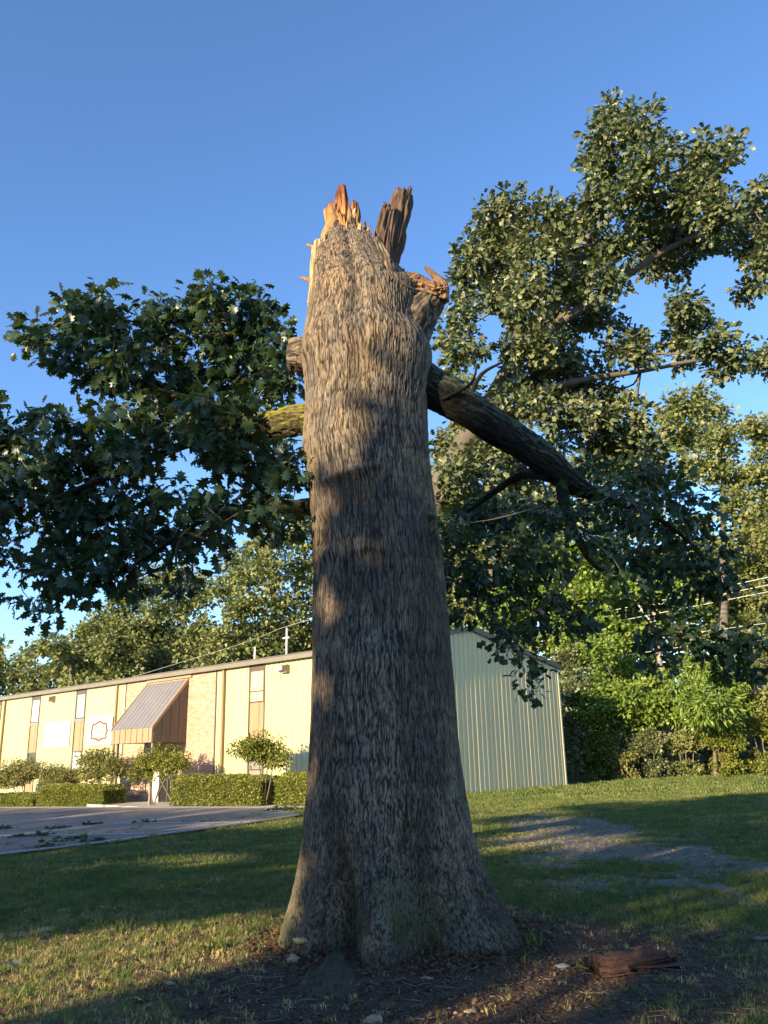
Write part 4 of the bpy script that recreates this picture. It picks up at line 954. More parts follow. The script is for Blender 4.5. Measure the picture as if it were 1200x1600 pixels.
# the second oak, to the right behind the limb
Tb = [(690, 765, 26, 34), (700, 735, 22, 24), (800, 560, 24, 30), (960, 180, 32, 26), (1000, 195, 38, 30), (945, 215, 32, 24), (925, 250, 22, 26), (950, 270, 38, 32), (1010, 250, 35, 28), (1040, 235, 22, 20), (990, 300, 45, 30), (930, 320, 30, 30), (1105, 240, 40, 26), (1145, 235, 22, 18), (1080, 270, 35, 25), (1095, 300, 45, 30), (1050, 320, 45, 32), (1120, 335, 45, 30), (1180, 305, 25, 20), (1190, 345, 30, 28), (1060, 370, 50, 36), (1120, 380, 40, 28), (1000, 350, 40, 30), (1020, 400, 42, 32), (1070, 415, 30, 20), (1170, 385, 30, 22), (1190, 420, 25, 30), (1165, 455, 22, 20),
      (765, 325, 20, 20), (800, 320, 30, 18), (760, 365, 32, 30), (805, 370, 45, 35), (860, 345, 40, 28), (890, 350, 35, 28), (740, 405, 32, 30), (790, 420, 50, 36), (850, 400, 50, 38), (910, 395, 45, 38), (960, 385, 40, 32), (725, 450, 26, 30), (770, 465, 32, 30), (830, 460, 45, 36), (890, 455, 48, 38), (945, 440, 34, 30), (720, 500, 26, 26), (745, 540, 26, 24), (715, 555, 24, 26), (725, 590, 16, 14), (700, 520, 12, 24),
      (820, 500, 40, 30), (870, 510, 45, 32), (930, 495, 38, 28), (990, 520, 26, 20), (840, 545, 38, 28), (955, 545, 22, 20), (1000, 550, 32, 24), (880, 560, 45, 30), (830, 590, 40, 28), (900, 600, 50, 34), (960, 610, 40, 30), (1065, 480, 32, 22), (1090, 500, 38, 26), (1060, 530, 32, 20), (1110, 535, 38, 24), (1150, 555, 34, 22), (1190, 560, 26, 20), (1120, 580, 22, 16), (1070, 560, 18, 16),
      (800, 630, 40, 32), (850, 640, 40, 30), (920, 650, 50, 34), (980, 660, 44, 30), (770, 680, 30, 34), (725, 640, 26, 40), (940, 700, 50, 34), (1000, 700, 44, 32), (800, 740, 50, 36), (740, 740, 45, 40), (700, 700, 30, 40), (870, 690, 30, 20), (1030, 745, 40, 30), (740, 800, 45, 30), (700, 800, 30, 50), (870, 790, 45, 30), (820, 800, 50, 35), (1230, 370, 40, 60), (1230, 560, 30, 40)]
blT = [px_blob(a, b_, c, d, 15.0 + rl.uniform(-1.2, 1.6), .9) for a, b_, c, d in Tb]
B_ = lambda x, y, Y=15.2: at_y(x, y, Y)
simple_tree('oak_tree', 'tall leafy oak with open grey green crown behind the right hand limb', 'tree', None,
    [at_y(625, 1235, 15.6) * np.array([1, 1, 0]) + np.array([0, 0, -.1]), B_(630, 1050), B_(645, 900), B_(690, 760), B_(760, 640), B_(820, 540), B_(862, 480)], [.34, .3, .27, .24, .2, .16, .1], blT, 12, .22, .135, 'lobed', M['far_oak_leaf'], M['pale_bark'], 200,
    limbs=[([B_(820, 540), B_(875, 500), B_(905, 420), B_(935, 310), B_(965, 235), B_(985, 180)], [.11, .09, .07, .055, .035, .015]), ([B_(905, 420), B_(960, 330), B_(1030, 280), B_(1100, 250)], [.055, .045, .03, .012]), ([B_(880, 500), B_(980, 430), B_(1060, 380), B_(1180, 330)], [.1, .08, .06, .03]),
           ([B_(760, 640), B_(880, 600), B_(1000, 580), B_(1120, 560), B_(1200, 575)], [.08, .065, .05, .035, .015]), ([B_(720, 760), B_(760, 770), B_(800, 735), B_(850, 715)], [.1, .08, .06, .03]), ([B_(820, 540), B_(780, 480), B_(760, 400), B_(770, 330)], [.07, .05, .035, .015])],
    holes=((1008, 482, 36, 32), (1120, 425, 42, 30), (772, 512, 20, 26), (1010, 595, 50, 18), (1140, 490, 30, 16), (1080, 640, 40, 40)), cover=3.9, droop=.3)

# woods behind, left: one tree at a time, each with its own trunk and crown
def wood_tree(label, group, cx, base_y, top_px, blobs_px, Y, seed, lmat='wood_leaf', bmat='pale_bark', leaf=.27, per=20, sub=.55, cat='tree', name='woodland_tree', tr=1.0, cover=3.3, holes=(), proto='tuft'):
    bl = [px_blob(a, b_, c, d, Y + random.Random(seed * 31 + int(a) + int(b_)).uniform(-2.0, 2.0), .9) for a, b_, c, d in blobs_px]
    b0 = at_y(cx, base_y, Y); g = gz1(b0[0], b0[1]); t1 = at_y(*top_px, Y)
    m1 = np.array([b0[0] * .7 + t1[0] * .3, Y, g + (t1[2] - g) * .35]); 
    simple_tree(name, label, cat, group, [np.array([b0[0], Y, g - .1]), m1, t1], [.3 * tr, .24 * tr, .1 * tr], bl, per, sub, leaf, proto, M[lmat], M[bmat], seed, holes=holes, cover=cover, droop=.25)
WG = 'trees beyond the left building'
wood_tree('small dark rounded tree at the far left end of the roof', WG, 45, 1200, (45, 1060), [(40, 1030, 22, 14), (55, 1055, 26, 18), (25, 1060, 24, 22), (60, 1080, 30, 16), (10, 1045, 16, 14), (-10, 1065, 25, 25), (-60, 1060, 45, 35)], 62, 301)
wood_tree('broad open tree above the left floodlight with a slanting pale trunk', WG, 120, 1200, (110, 1020), [(95, 1010, 34, 16), (60, 1015, 28, 10), (130, 1005, 34, 22), (165, 1015, 30, 20), (105, 1045, 34, 24), (150, 1045, 40, 28), (190, 1050, 34, 26), (130, 1075, 50, 18), (80, 1060, 16, 20)], 58, 302, holes=((85, 1068, 8, 12),))
wood_tree('tall full tree rising behind the brown canopy', WG, 250, 1200, (250, 950), [(165, 965, 28, 20), (190, 945, 28, 24), (220, 920, 34, 24), (255, 905, 34, 18), (290, 905, 32, 22), (200, 985, 40, 26), (245, 955, 40, 30), (290, 945, 36, 28), (320, 925, 26, 22), (215, 1015, 42, 24), (265, 995, 42, 28), (310, 985, 34, 30), (170, 1000, 30, 22), (240, 1040, 44, 18), (290, 1030, 40, 20), (150, 985, 22, 16)], 60, 303, holes=((178, 1048, 10, 8),))
wood_tree('tallest full tree just left of the big trunk', WG, 420, 1150, (430, 880), [(365, 880, 26, 22), (400, 855, 30, 22), (440, 840, 34, 22), (480, 830, 34, 28), (385, 905, 34, 26), (430, 890, 38, 28), (480, 885, 38, 32), (350, 920, 28, 24), (400, 945, 40, 28), (450, 940, 40, 30), (500, 930, 34, 36), (360, 965, 30, 26), (345, 1000, 30, 22), (400, 985, 40, 22), (455, 985, 38, 20), (500, 985, 30, 20), (540, 890, 40, 60), (370, 1020, 44, 22), (420, 1015, 44, 24), (470, 1010, 40, 24), (520, 1010, 34, 30), (330, 1030, 30, 20)], 57, 304, holes=((338, 965, 9, 16),))
RG = 'trees beyond the right side of the lawn'
wood_tree('tall pale green tree with bare snags at the right edge of the photo', RG, 1130, 1150, (1130, 700), [(1050, 640, 26, 22), (1080, 625, 28, 22), (1110, 640, 30, 24), (1070, 680, 40, 30), (1130, 680, 38, 26), (1180, 670, 34, 18), (1210, 690, 34, 28), (1100, 730, 46, 32), (1170, 740, 50, 34), (1230, 760, 50, 45), (1150, 790, 40, 32), (1200, 820, 44, 36), (1150, 850, 30, 24), (1190, 880, 34, 24), (1240, 880, 40, 45), (1040, 670, 24, 24)], 44, 311, leaf=.22, sub=.42, holes=((1160, 840, 14, 14),))
wood_tree('pale mid height tree behind the wires in the middle of the right woods', RG, 960, 1180, (950, 850), [(905, 870, 34, 30), (950, 850, 34, 34), (920, 920, 44, 34), (980, 920, 40, 34), (1030, 940, 34, 26), (870, 950, 36, 30), (940, 970, 50, 32), (1000, 990, 44, 28), (890, 1000, 44, 28), (1040, 900, 30, 24), (860, 860, 30, 40), (1080, 940, 34, 24), (820, 920, 50, 40), (780, 960, 40, 30)], 47, 312, leaf=.22, sub=.42, lmat='bright_leaf', holes=((992, 962, 18, 12), (1130, 915, 20, 10)))
wood_tree('dense tree at the far right behind the wires', RG, 1180, 1180, (1190, 950), [(1110, 900, 20, 12), (1120, 940, 34, 22), (1170, 930, 40, 24), (1220, 940, 40, 34), (1120, 985, 40, 26), (1180, 990, 45, 30), (1240, 1000, 45, 50), (1060, 990, 34, 24)], 46, 313, leaf=.22, sub=.42)
wood_tree('tall shaded tree directly behind the gable roof', RG, 760, 1180, (770, 760), [(720, 700, 34, 34), (790, 710, 36, 34), (710, 780, 34, 40), (770, 780, 44, 36), (830, 760, 40, 34), (880, 740, 34, 34), (730, 860, 44, 40), (800, 850, 48, 40), (870, 820, 40, 38), (740, 940, 50, 34), (810, 935, 40, 30), (930, 730, 40, 40), (990, 720, 34, 40), (940, 800, 40, 34), (1000, 800, 34, 40)], 50, 314, leaf=.22, sub=.42, lmat='wood_leaf', bmat='pale_bark', holes=((800, 728, 26, 14), (850, 745, 16, 12)))
UG = 'understorey trees at the edge of the lawn'
TRS = dict(tr=.35)
wood_tree('dark leafy small tree just behind the right corner of the building', UG, 895, 1215, (895, 1100), [(890, 1030, 26, 26), (880, 1080, 20, 34), (905, 1070, 26, 30), (895, 1130, 30, 34), (890, 1180, 26, 30), (915, 1160, 20, 20)], 45, 321, leaf=.17, per=18, sub=.35, lmat='far_oak_leaf', bmat='grey_bark', tr=.35)
wood_tree('rounded yellow green small tree in the middle of the lawn edge', UG, 985, 1195, (985, 1080), [(945, 1060, 32, 22), (985, 1045, 36, 24), (1020, 1065, 30, 24), (925, 1095, 34, 26), (975, 1090, 44, 30), (1025, 1100, 30, 28), (950, 1125, 40, 20), (1000, 1130, 40, 18), (940, 1015, 36, 24), (900, 1010, 26, 24)], 44, 322, leaf=.17, sub=.35, lmat='bright_leaf', bmat='grey_bark', tr=.35)
wood_tree('bright fresh green tree with hanging leaves at the right lawn edge', UG, 1115, 1185, (1115, 1070), [(1100, 1045, 34, 22), (1130, 1060, 34, 28), (1075, 1080, 34, 28), (1105, 1100, 44, 30), (1150, 1100, 34, 30), (1060, 1110, 28, 22), (1165, 1125, 28, 18), (1110, 1125, 40, 18), (1085, 1035, 20, 14)], 42, 323, leaf=.3, sub=.36, lmat='bright_leaf', bmat='grey_bark', proto='long', tr=.35)
wood_tree('dark green small tree cut by the right edge of the photo', UG, 1210, 1185, (1210, 1080), [(1200, 1050, 30, 26), (1230, 1080, 40, 40), (1195, 1100, 24, 26), (1240, 1130, 40, 30)], 44, 324, leaf=.2, sub=.36, lmat='wood_leaf', bmat='grey_bark', tr=.35)
# far mass of woods closing the view between trunks
rgw = np.random.default_rng(9)
def woods(name, x0, x1, Y, zlo, zhi, n, seed, mat, leafs=.5):
    r_ = np.random.default_rng(seed); bl = []
    for k in range(n):
        x = x0 + (x1 - x0) * r_.random(); zt = zhi * (.75 + .35 * r_.random()); z = zlo + (zt - zlo) * r_.random()
        bl.append((np.array([x, Y + r_.uniform(-3, 4), z]), (2.2, 1.8, 1.6)))
    return crown(name, bl, 16, .9, leafs, 'tuft', mat, None, seed, cover=2.2)
w1 = woods('distant_woods', 2, 50, 62, .5, 17, 260, 401, M['wood_leaf']); w1['label'] = 'mass of shaded woods filling the gaps behind the right hand trees'; w1['category'] = 'woods'
w3 = woods('distant_woods', 8, 44, 53, .0, 3.0, 90, 403, M['far_oak_leaf'], .3); w3['label'] = 'low dark thicket behind the row of lawn edge bushes'; w3['category'] = 'woods'
w2 = woods('distant_woods', -62, -2, 80, .5, 13.0, 190, 402, M['wood_leaf']); w2['label'] = 'mass of distant woods low behind the roof on the left'; w2['category'] = 'woods'
# bushes along the lawn edge
def bush(label, px, py, rx, ry, Y, seed, lmat, leaf=.12):
    rx *= 1.0 + .25 * ((seed * 7) % 5) / 5; ry *= .85 + .5 * ((seed * 3) % 7) / 7; py += 4 - .5 * (ry - 30)
    t = thing('bush', label, 'bush', 'bushes in a row along the lawn edge')
    c, r = px_blob(px, py, rx, ry, Y); g = gz1(c[0], c[1])
    bl = []; r_ = np.random.default_rng(seed)
    for k in range(7):
        u = unit(r_.normal(size=3)); u[2] = abs(u[2]) * .8 - .1; cc = c + u * np.array(r) * .6; bl.append((cc, np.array(r) * r_.uniform(.35, .58)))
    bl.append((np.array([c[0], c[1], g + r[2] * .45]), np.array([r[0] * .75, r[1] * .9, r[2] * .5])))
    st = [([np.array([c[0] + dx, c[1], g - .05]), c + np.array([dx * 2.5, 0, 0])], [.04, .015], dict(nseg=6)) for dx in (-.15, 0, .18)]
    tubes('stems', st, M['grey_bark'], t); crown('foliage', bl, 18, .2, leaf, 'tuft', M[lmat], t, seed, cover=3.2)
bush('yellowing bush beside the dark gap at the building corner', 940, 1170, 30, 30, 44, 501, 'yellow_leaf')
bush('low olive bush second from the building corner', 975, 1180, 26, 20, 43, 502, 'shrub_leaf')
bush('dark green rounded bush in the middle of the lawn edge row', 1020, 1165, 30, 30, 43, 503, 'far_oak_leaf')
bush('dark green bush with dense leaves right of the middle of the row', 1070, 1160, 30, 32, 43, 504, 'wood_leaf')
bush('large bright yellow bush near the right end of the row', 1130, 1155, 34, 34, 42, 505, 'yellow_leaf')
bush('yellow green bush at the right edge of the photo', 1190, 1150, 30, 32, 42, 506, 'yellow_leaf')
bush('green bush beyond the right edge of the row', 1245, 1150, 34, 34, 42, 507, 'wood_leaf')
# hedges and clipped shrubs by the facade
def hedge(label, s0, s1, q0, q1, ztop_, seed, lmat='hedge_leaf'):
    t = thing('hedge', label, 'hedge', 'clipped hedges in front of the facade')
    r_ = np.random.default_rng(seed); n = int((s1 - s0) * 3600)
    P = []; Nn = []
    zb = [gz1(*(FP(s, 0, (q0 + q1) / 2)[:2])) for s in (s0, s1)]
    s = r_.uniform(s0, s1, n); q = r_.uniform(q0, q1, n); z = r_.uniform(0, 1, n); f = r_.integers(0, 10, n)
    top = f < 4; fr = (f >= 4) & (f < 8); e0 = f == 8; e1 = f == 9
    z = np.where(top, 1, z); q = np.where(fr, q1, q); s = np.where(e0, s0, np.where(e1, s1, s))
    rnd = .12 * ((z > .85) & (fr | e0 | e1)); dep = r_.random(n) ** 2 * .16
    g = np.interp(s, [s0, s1], zb); zz = g + z * (ztop_ - g)
    base = K + D * s[:, None] + NF * q[:, None] + Z * zz[:, None]
    nr = np.where(top[:, None], Z, np.where(fr[:, None], NF, np.where(e0[:, None], -D, D)))
    lump = (fbm(base[:, 0] * 2.5, base[:, 1] * 2.5, base[:, 2] * 2.5, seed, 3) - .5) * .22
    ez = np.clip((zz - (ztop_ - .25)) / .25, 0, 1); eq = np.clip((q - (q1 - .25)) / .25, 0, 1) + np.clip((s0 + .25 - s) / .25, 0, 1) + np.clip((s - s1 + .25) / .25, 0, 1)
    base = base - Z * (.16 * ez * np.clip(eq, 0, 1) ** 2)[:, None] - NF * (.12 * ez ** 2 * fr)[:, None]
    base = base - nr * (dep - lump)[:, None]
    d = unit(nr * .6 + r_.normal(size=(n, 3)) * .6 + Z * .3); nn = unit(nr * .5 + r_.normal(size=(n, 3)) * .7 + Z * .3)
    add('foliage', leaf_mesh('foliage', base, d, nn, .055, 'tuft', r_), M[lmat], t, kind='stuff')
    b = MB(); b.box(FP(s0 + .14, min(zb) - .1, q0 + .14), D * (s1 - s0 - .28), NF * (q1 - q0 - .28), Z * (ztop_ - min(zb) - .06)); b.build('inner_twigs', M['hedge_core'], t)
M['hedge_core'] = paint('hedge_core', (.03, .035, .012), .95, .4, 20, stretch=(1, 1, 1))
HQ0, HQ1 = 1.15, 2.3
def hs(px, py): return fac(px, py, HQ1)[0]
def hz(px, py): return fac(px, py, HQ1)[1]
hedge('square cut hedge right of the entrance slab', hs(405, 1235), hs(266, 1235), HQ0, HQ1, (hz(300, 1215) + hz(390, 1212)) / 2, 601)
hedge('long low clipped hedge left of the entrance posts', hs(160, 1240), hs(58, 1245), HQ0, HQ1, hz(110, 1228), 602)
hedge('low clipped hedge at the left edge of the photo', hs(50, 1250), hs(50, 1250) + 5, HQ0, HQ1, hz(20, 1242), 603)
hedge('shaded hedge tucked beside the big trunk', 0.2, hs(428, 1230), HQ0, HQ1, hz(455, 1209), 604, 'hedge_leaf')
def topiary(label, cpx, cpy, rx, ry, stems, q, seed, lmat='shrub_leaf'):
    t = thing('ornamental_shrub', label, 'shrub', 'umbrella shaped shrubs along the facade')
    s, z = fac(cpx, cpy, q); s2, _ = fac(cpx + rx, cpy, q); _, z2 = fac(cpx, cpy - ry, q); r1 = abs(s - s2); r2 = z2 - z
    c = FP(s, z, q); g = gz1(c[0], c[1]); st = []; r_ = np.random.default_rng(seed)
    for k, (dx) in enumerate(stems):
        sb, _ = fac(cpx + dx, cpy + ry * 2, q); b0 = FP(sb, g - .05, q + r_.uniform(-.1, .1))
        for e in range(3):
            tp = c + D * r1 * r_.uniform(-.7, .7) + Z * r2 * .1 + NF * r_.uniform(-.2, .2)
            st.append(([b0, b0 * .6 + tp * .4 + D * r_.uniform(-.08, .08), tp], [.035, .025, .012], dict(nseg=6)))
    tubes('stems', st, M['pale_bark'], t)
    r1 *= 1.12; r2 *= 1.1; bl = [(c, (r1 * .7, min(r1, .7) * .6, r2 * .95))]
    for k in range(7):
        a = r_.uniform(-1, 1); bl.append((c + D * a * r1 * .7 + NF * r_.uniform(-.35, .35) + Z * (r2 * (.25 * r_.normal() - .35 * a * a)), (r1 * .38, .35, r2 * .55)))
    crown('foliage', bl, 14, .14, .09, 'leaf', M[lmat], t, seed, cover=2.6, droop=.1)
topiary('sparse umbrella shrub at the left edge with bare slanting stems', 25, 1208, 28, 24, (22,), 1.9, 701)
topiary('small round shrub under the white banner', 88, 1212, 21, 20, (0,), .7, 702)
topiary('wide domed shrub left of the canopy post', 160, 1196, 30, 25, (6, 14), 1.6, 703)
topiary('leafy green shrub in front of the glass door', 255, 1189, 34, 26, (-16, 18), 1.9, 704, 'hedge_leaf')
topiary('umbrella shrub between two hedges close to the trunk', 412, 1170, 36, 28, (2,), 2.0, 705, 'hedge_leaf')

# power line
pole = thing('utility_pole', 'wooden utility pole with a pale angled brace among the right hand trees', 'utility pole')
p0 = at_y(1022, 960, 45.0)
tubes('pole', [([np.array([p0[0], 45, 0]), np.array([p0[0], 45, 5]), np.array([p0[0], 45, p0[2] + .4])], [.17, .15, .12], dict(nseg=12, sub=2))], M['pole_wood'], pole)
b0 = at_y(999, 948, 44.9); b1 = at_y(1020, 975, 44.9)
tubes('brace', [([b0, b1], [.05, .05], dict(nseg=8, sub=2))], M['brace'], pole)
tubes('crossarm', [([at_y(995, 948, 45), at_y(1040, 943, 45)], [.06, .06], dict(nseg=8, sub=2))], M['brace'], pole)
def wire(label, pts, r=.02):
    P = [at_y(*p) for p in pts]; o = tubes('power_line', [(P, [r] * len(P), dict(nseg=5, sub=8, cap=False))], M['wire'], None); tag(o, label, 'wire', 'power lines across the right hand trees')
wire('topmost of the three pale wires crossing above the gable', [(640, 1010, 52), (770, 990, 50), (1000, 945, 45), (1300, 880, 38)])
wire('middle one of the three pale wires crossing above the gable', [(640, 1018, 52), (770, 999, 50), (1010, 953, 45), (1300, 893, 38)])
wire('lowest of the three pale wires crossing above the gable', [(640, 1026, 52), (780, 1006, 50), (1020, 960, 45), (1300, 905, 38)])
wire('thin low wire passing behind the right corner of the roof', [(700, 1052, 52), (860, 1030, 50), (1010, 1000, 45), (1300, 960, 38)], .015)
wire('second thin wire just below the roof corner wire', [(700, 1050, 52), (870, 1033, 50), (960, 1026, 45), (1300, 975, 38)], .015)
wire('single wire running from the roof mast to the left', [(180, 1066, 52), (370, 1008, 45), (450, 978, 34), (560, 950, 30)], .008)

# ------------------------------------------------------------------ trees behind the viewer (they throw the long shadows)
PERP = np.array([.741, -.671, 0.0]); SH = np.array([-.671, -.741, 0.0])   # u axis, towards the sun
def UW(u, wdist, z): return PERP * u + SH * wdist + Z * z
rs = np.random.default_rng(31)
WD = 19.0
def top_h(u):
    return float(np.interp(u, [-46, -40, -34, -28, -22, -16, -12, -10.5, -9, -7.3, -6.7, -5.6, -4.95, -4.65, -4.0, -2, 2, 6, 10], [8.6, 8.9, 8.6, 9.0, 8.8, 9.2, 9.8, 12.2, 12.8, 12.0, 10.4, 10.2, 10.3, 12.0, 12.6, 12.2, 11.0, 11, 10]))
gaps = [(-5.75, 11.65, .6, 1.3), (-9.8, 8.45, .8, .2), (-10.4, 9.1, .5, .12), (-12.5, 9.6, 1.2, .08), (-6.9, 5.8, 1.0, .42), (-6.05, 6.35, .2, .4), (-7.9, 5.5, .8, .22), (-6.0, 6.55, .1, .4), (-5.6, 9.0, .06, .1), (-5.95, 8.3, .05, .3), (-4.5, 5.3, .3, .22), (-3.5, 6.1, .25, .15), (-9.5, 7.6, 1.2, .14), (-11.5, 8.4, 1.6, .13), (-8.2, 8.2, .7, .2), (-13, 9.0, 1.0, .2), (-17, 8.2, 2.0, .12), (-10, 10.8, .8, .35), (-8.2, 11.5, .5, .3), (-3, 9.6, .5, .3), (-1.5, 8.2, .6, .2), (-12, 6.9, 1.0, .1)]
allb = []
u = -46.0
while u < 9:
    ht = top_h(u); h_ = 3.2
    while h_ < ht - .3:
        r = rs.uniform(.75, 1.1); uu_ = u + rs.uniform(-.4, .4); hh = min(h_ + rs.uniform(-.2, .3), ht - r * .75)
        allb.append((uu_, hh, r)); h_ += 1.0
    u += 1.15
centres = [(-44, 0), (-38, 1.5), (-32.5, -1), (-27, .5), (-21.5, 0), (-16.5, 1), (-9, 0), (-3, .8), (3, 0), (8, 1)]
looks = ['rounded', 'narrow', 'wide', 'leaning', 'full', 'spreading', 'tallest', 'second tallest', 'low', 'outermost']
for ci, (cu, dw) in enumerate(centres):
    mine = [b_ for b_ in allb if min(range(len(centres)), key=lambda q: abs(centres[q][0] - b_[0])) == ci]
    t = thing('shade_tree', '%s shade tree behind the viewer throwing shadow over the lawn' % looks[ci], 'tree', 'trees standing behind the viewer')
    bp = UW(cu, WD + dw, 0); 
    tubes('trunk', [([bp - Z * .1, bp + Z * 3, bp + Z * 7.5], [.25, .2, .08], dict(nseg=12, rough=.1))], M['grey_bark'], t)
    bl = [(UW(a, WD + dw + rs.uniform(-.8, .8), h2), (r, r, r * .85)) for a, h2, r in mine]
    tubes('branches', [([bp + Z * max(1.5, c[2] - 1.8), (bp + Z * c[2] + c) / 2, c], [.07, .04, .015], dict(nseg=5, sub=3)) for c, r in bl[::2]], M['grey_bark'], t, kind='stuff')
    r_ = np.random.default_rng(900 + ci); p, d, n = leaf_points(bl, 13, .42, r_, cover=2.0, droop=.2, shell=.7)
    pu = p @ PERP; pw = p @ SH; hh = p[:, 2] - (pw - WD) * math.tan(SUN_EL)   # height carried to the reference plane
    keep = np.ones(len(p), bool)
    for gu, gh, ru, rh in gaps: keep &= ((pu - gu) / (ru + .2)) ** 2 + ((hh - gh) / (rh + .2)) ** 2 > 1
    p, d, n = p[keep], d[keep], n[keep]
    add('crown', leaf_mesh('crown', p, d, n, .32, 'tuft', r_), M['wood_leaf'], t, kind='stuff')

# ------------------------------------------------------------------ ground cover and litter
def scatter(name, pts, rot, scl, proto_me, label, cat):
    me = bpy.data.meshes.new(name + '_points'); me.vertices.add(len(pts)); me.vertices.foreach_set('co', np.asarray(pts, np.float32).ravel())
    a = me.attributes.new('rot', 'FLOAT_VECTOR', 'POINT'); a.data.foreach_set('vector', np.asarray(rot, np.float32).ravel()); fattr(me, 'scl', scl)
    po = bpy.data.objects.new(name + '_unit', proto_me)
    o = bpy.data.objects.new(name, me); COL.objects.link(o)
    ng = bpy.data.node_groups.new(name, 'GeometryNodeTree'); ng.interface.new_socket('Geometry', in_out='INPUT', socket_type='NodeSocketGeometry'); ng.interface.new_socket('Geometry', in_out='OUTPUT', socket_type='NodeSocketGeometry')
    N = ng.nodes; L = ng.links; gi = N.new('NodeGroupInput'); go = N.new('NodeGroupOutput'); oi = N.new('GeometryNodeObjectInfo'); oi.inputs['Object'].default_value = po
    ip = N.new('GeometryNodeInstanceOnPoints'); r = N.new('GeometryNodeInputNamedAttribute'); r.data_type = 'FLOAT_VECTOR'; r.inputs[0].default_value = 'rot'
    s = N.new('GeometryNodeInputNamedAttribute'); s.data_type = 'FLOAT'; s.inputs[0].default_value = 'scl'
    L.new(gi.outputs[0], ip.inputs['Points']); L.new(oi.outputs['Geometry'], ip.inputs['Instance']); L.new(r.outputs[0], ip.inputs['Rotation']); L.new(s.outputs[0], ip.inputs['Scale']); L.new(ip.outputs[0], go.inputs[0])
    md = o.modifiers.new('scatter', 'NODES'); md.node_group = ng; o['kind'] = 'stuff'; o['label'] = label; o['category'] = cat
    return o
rg = np.random.default_rng(50)
def tuft(n, rad, hgt, wd, lean, mat='blade'):
    vs = []; fs = []
    for k in range(n):
        a = rg.uniform(0, 6.28); r = rad * math.sqrt(rg.random()); x, y = r * math.cos(a), r * math.sin(a); b = rg.uniform(0, 6.28); dx, dy = math.cos(b), math.sin(b); h_ = hgt * rg.uniform(.5, 1.2); ln = lean * rg.uniform(.2, 1.3) * h_
        c = rg.uniform(0, 6.28); lx, ly = math.cos(c) * ln, math.sin(c) * ln; q = len(vs)
        vs += [(x - dx * wd, y - dy * wd, -.01), (x + dx * wd, y + dy * wd, -.01), (x + dx * wd * .7 + lx * .4, y + dy * wd * .7 + ly * .4, h_ * .6), (x - dx * wd * .7 + lx * .4, y - dy * wd * .7 + ly * .4, h_ * .6), (x + lx, y + ly, h_)]
        fs += [(q, q + 1, q + 2, q + 3), (q + 3, q + 2, q + 4)]
    me = bpy.data.meshes.new('tuft'); me.from_pydata(vs, [], fs); me.update(); me.materials.append(M[mat]); return me
def wedge(n, d0, d1, power=1.0):
    d = np.sqrt(rg.uniform(d0 ** 2, d1 ** 2, n)); a = rg.uniform(-.56, .56, n); return d * np.sin(a) * 1.0, d * np.cos(a)
def terr(x, y):
    n_ = sstep(30, 10, np.hypot(x, y)); return gz(x, y) + n_ * .05 * (fbm(x * 1.3, y * 1.3, x * 0, 5, 3) - .5)
def in_park(x, y):
    rx = x - E0[0]; ry = y - E0[1]; cr = ed[0] * ry - ed[1] * rx; q = (x - K[0]) * NF[0] + (y - K[1]) * NF[1]; s = (x - K[0]) * D[0] + (y - K[1]) * D[1]
    return ((cr < .1) & (s > 0) & (q < 60)) | ((q < 3.4) & (s > -.1)) | ((q < 0) & (s > -.1))
for nm, n, d0, d1, tf, sc in (('short_grass', 26000, 5.4, 14, (16, .055, .045, .0022, .9), 1.0), ('lawn_grass', 30000, 13, 30, (14, .12, .05, .005, .8), 1.0), ('far_grass', 16000, 29, 56, (12, .3, .07, .012, .8), 1.0)):
    x, y = wedge(n, d0, d1); ba, gr, dr = masks(x, y)
    pk = in_park(x, y); keep = (rg.random(n) > np.clip(ba * 1.5 - .15, 0, .985)) & (rg.random(n) > np.clip(gr * 1.6 - .2, 0, .97)) & (rg.random(n) > dr * .45) & ~pk & (np.hypot(x + .05, y - TY) > 1.1)
    inb = ((x - K[0]) * G[0] + (y - K[1]) * G[1] > -.1) & ((x - K[0]) * D[0] + (y - K[1]) * D[1] > -.05) & ((x - K[0]) * G[0] + (y - K[1]) * G[1] < WID + .1); keep &= ~inb
    x, y = x[keep], y[keep]; pts = np.stack([x, y, terr(x, y)], 1); rot = np.stack([rg.normal(size=len(x)) * .1, rg.normal(size=len(x)) * .1, rg.uniform(0, 6.28, len(x))], 1)
    scatter(nm, pts, rot, sc * rg.uniform(.55, 1.3, len(x)), tuft(*tf), {'short_grass': 'short mown grass blades on the lawn near the tree', 'lawn_grass': 'mown grass over the middle lawn', 'far_grass': 'grass over the far lawn by the building'}[nm], 'grass')
x, y = wedge(42000, 5.4, 22); ba, gr, dr = masks(x, y); keep = (rg.random(len(x)) < np.clip(dr * 1.5 - .35, 0, 1)) & (rg.random(len(x)) > np.clip(ba * 1.3 - .3, 0, .97)) & ~in_park(x, y) & (rg.random(len(x)) > gr * .8)
x, y = x[keep], y[keep]; scatter('dry_grass', np.stack([x, y, terr(x, y)], 1), np.stack([rg.normal(size=len(x)) * .15, rg.normal(size=len(x)) * .15, rg.uniform(0, 6.28, len(x))], 1), rg.uniform(.5, 1.1, len(x)), tuft(14, .06, .04, .0024, 1.2, 'dry_blade'), 'straw coloured dry grass patches left of the trunk', 'grass')
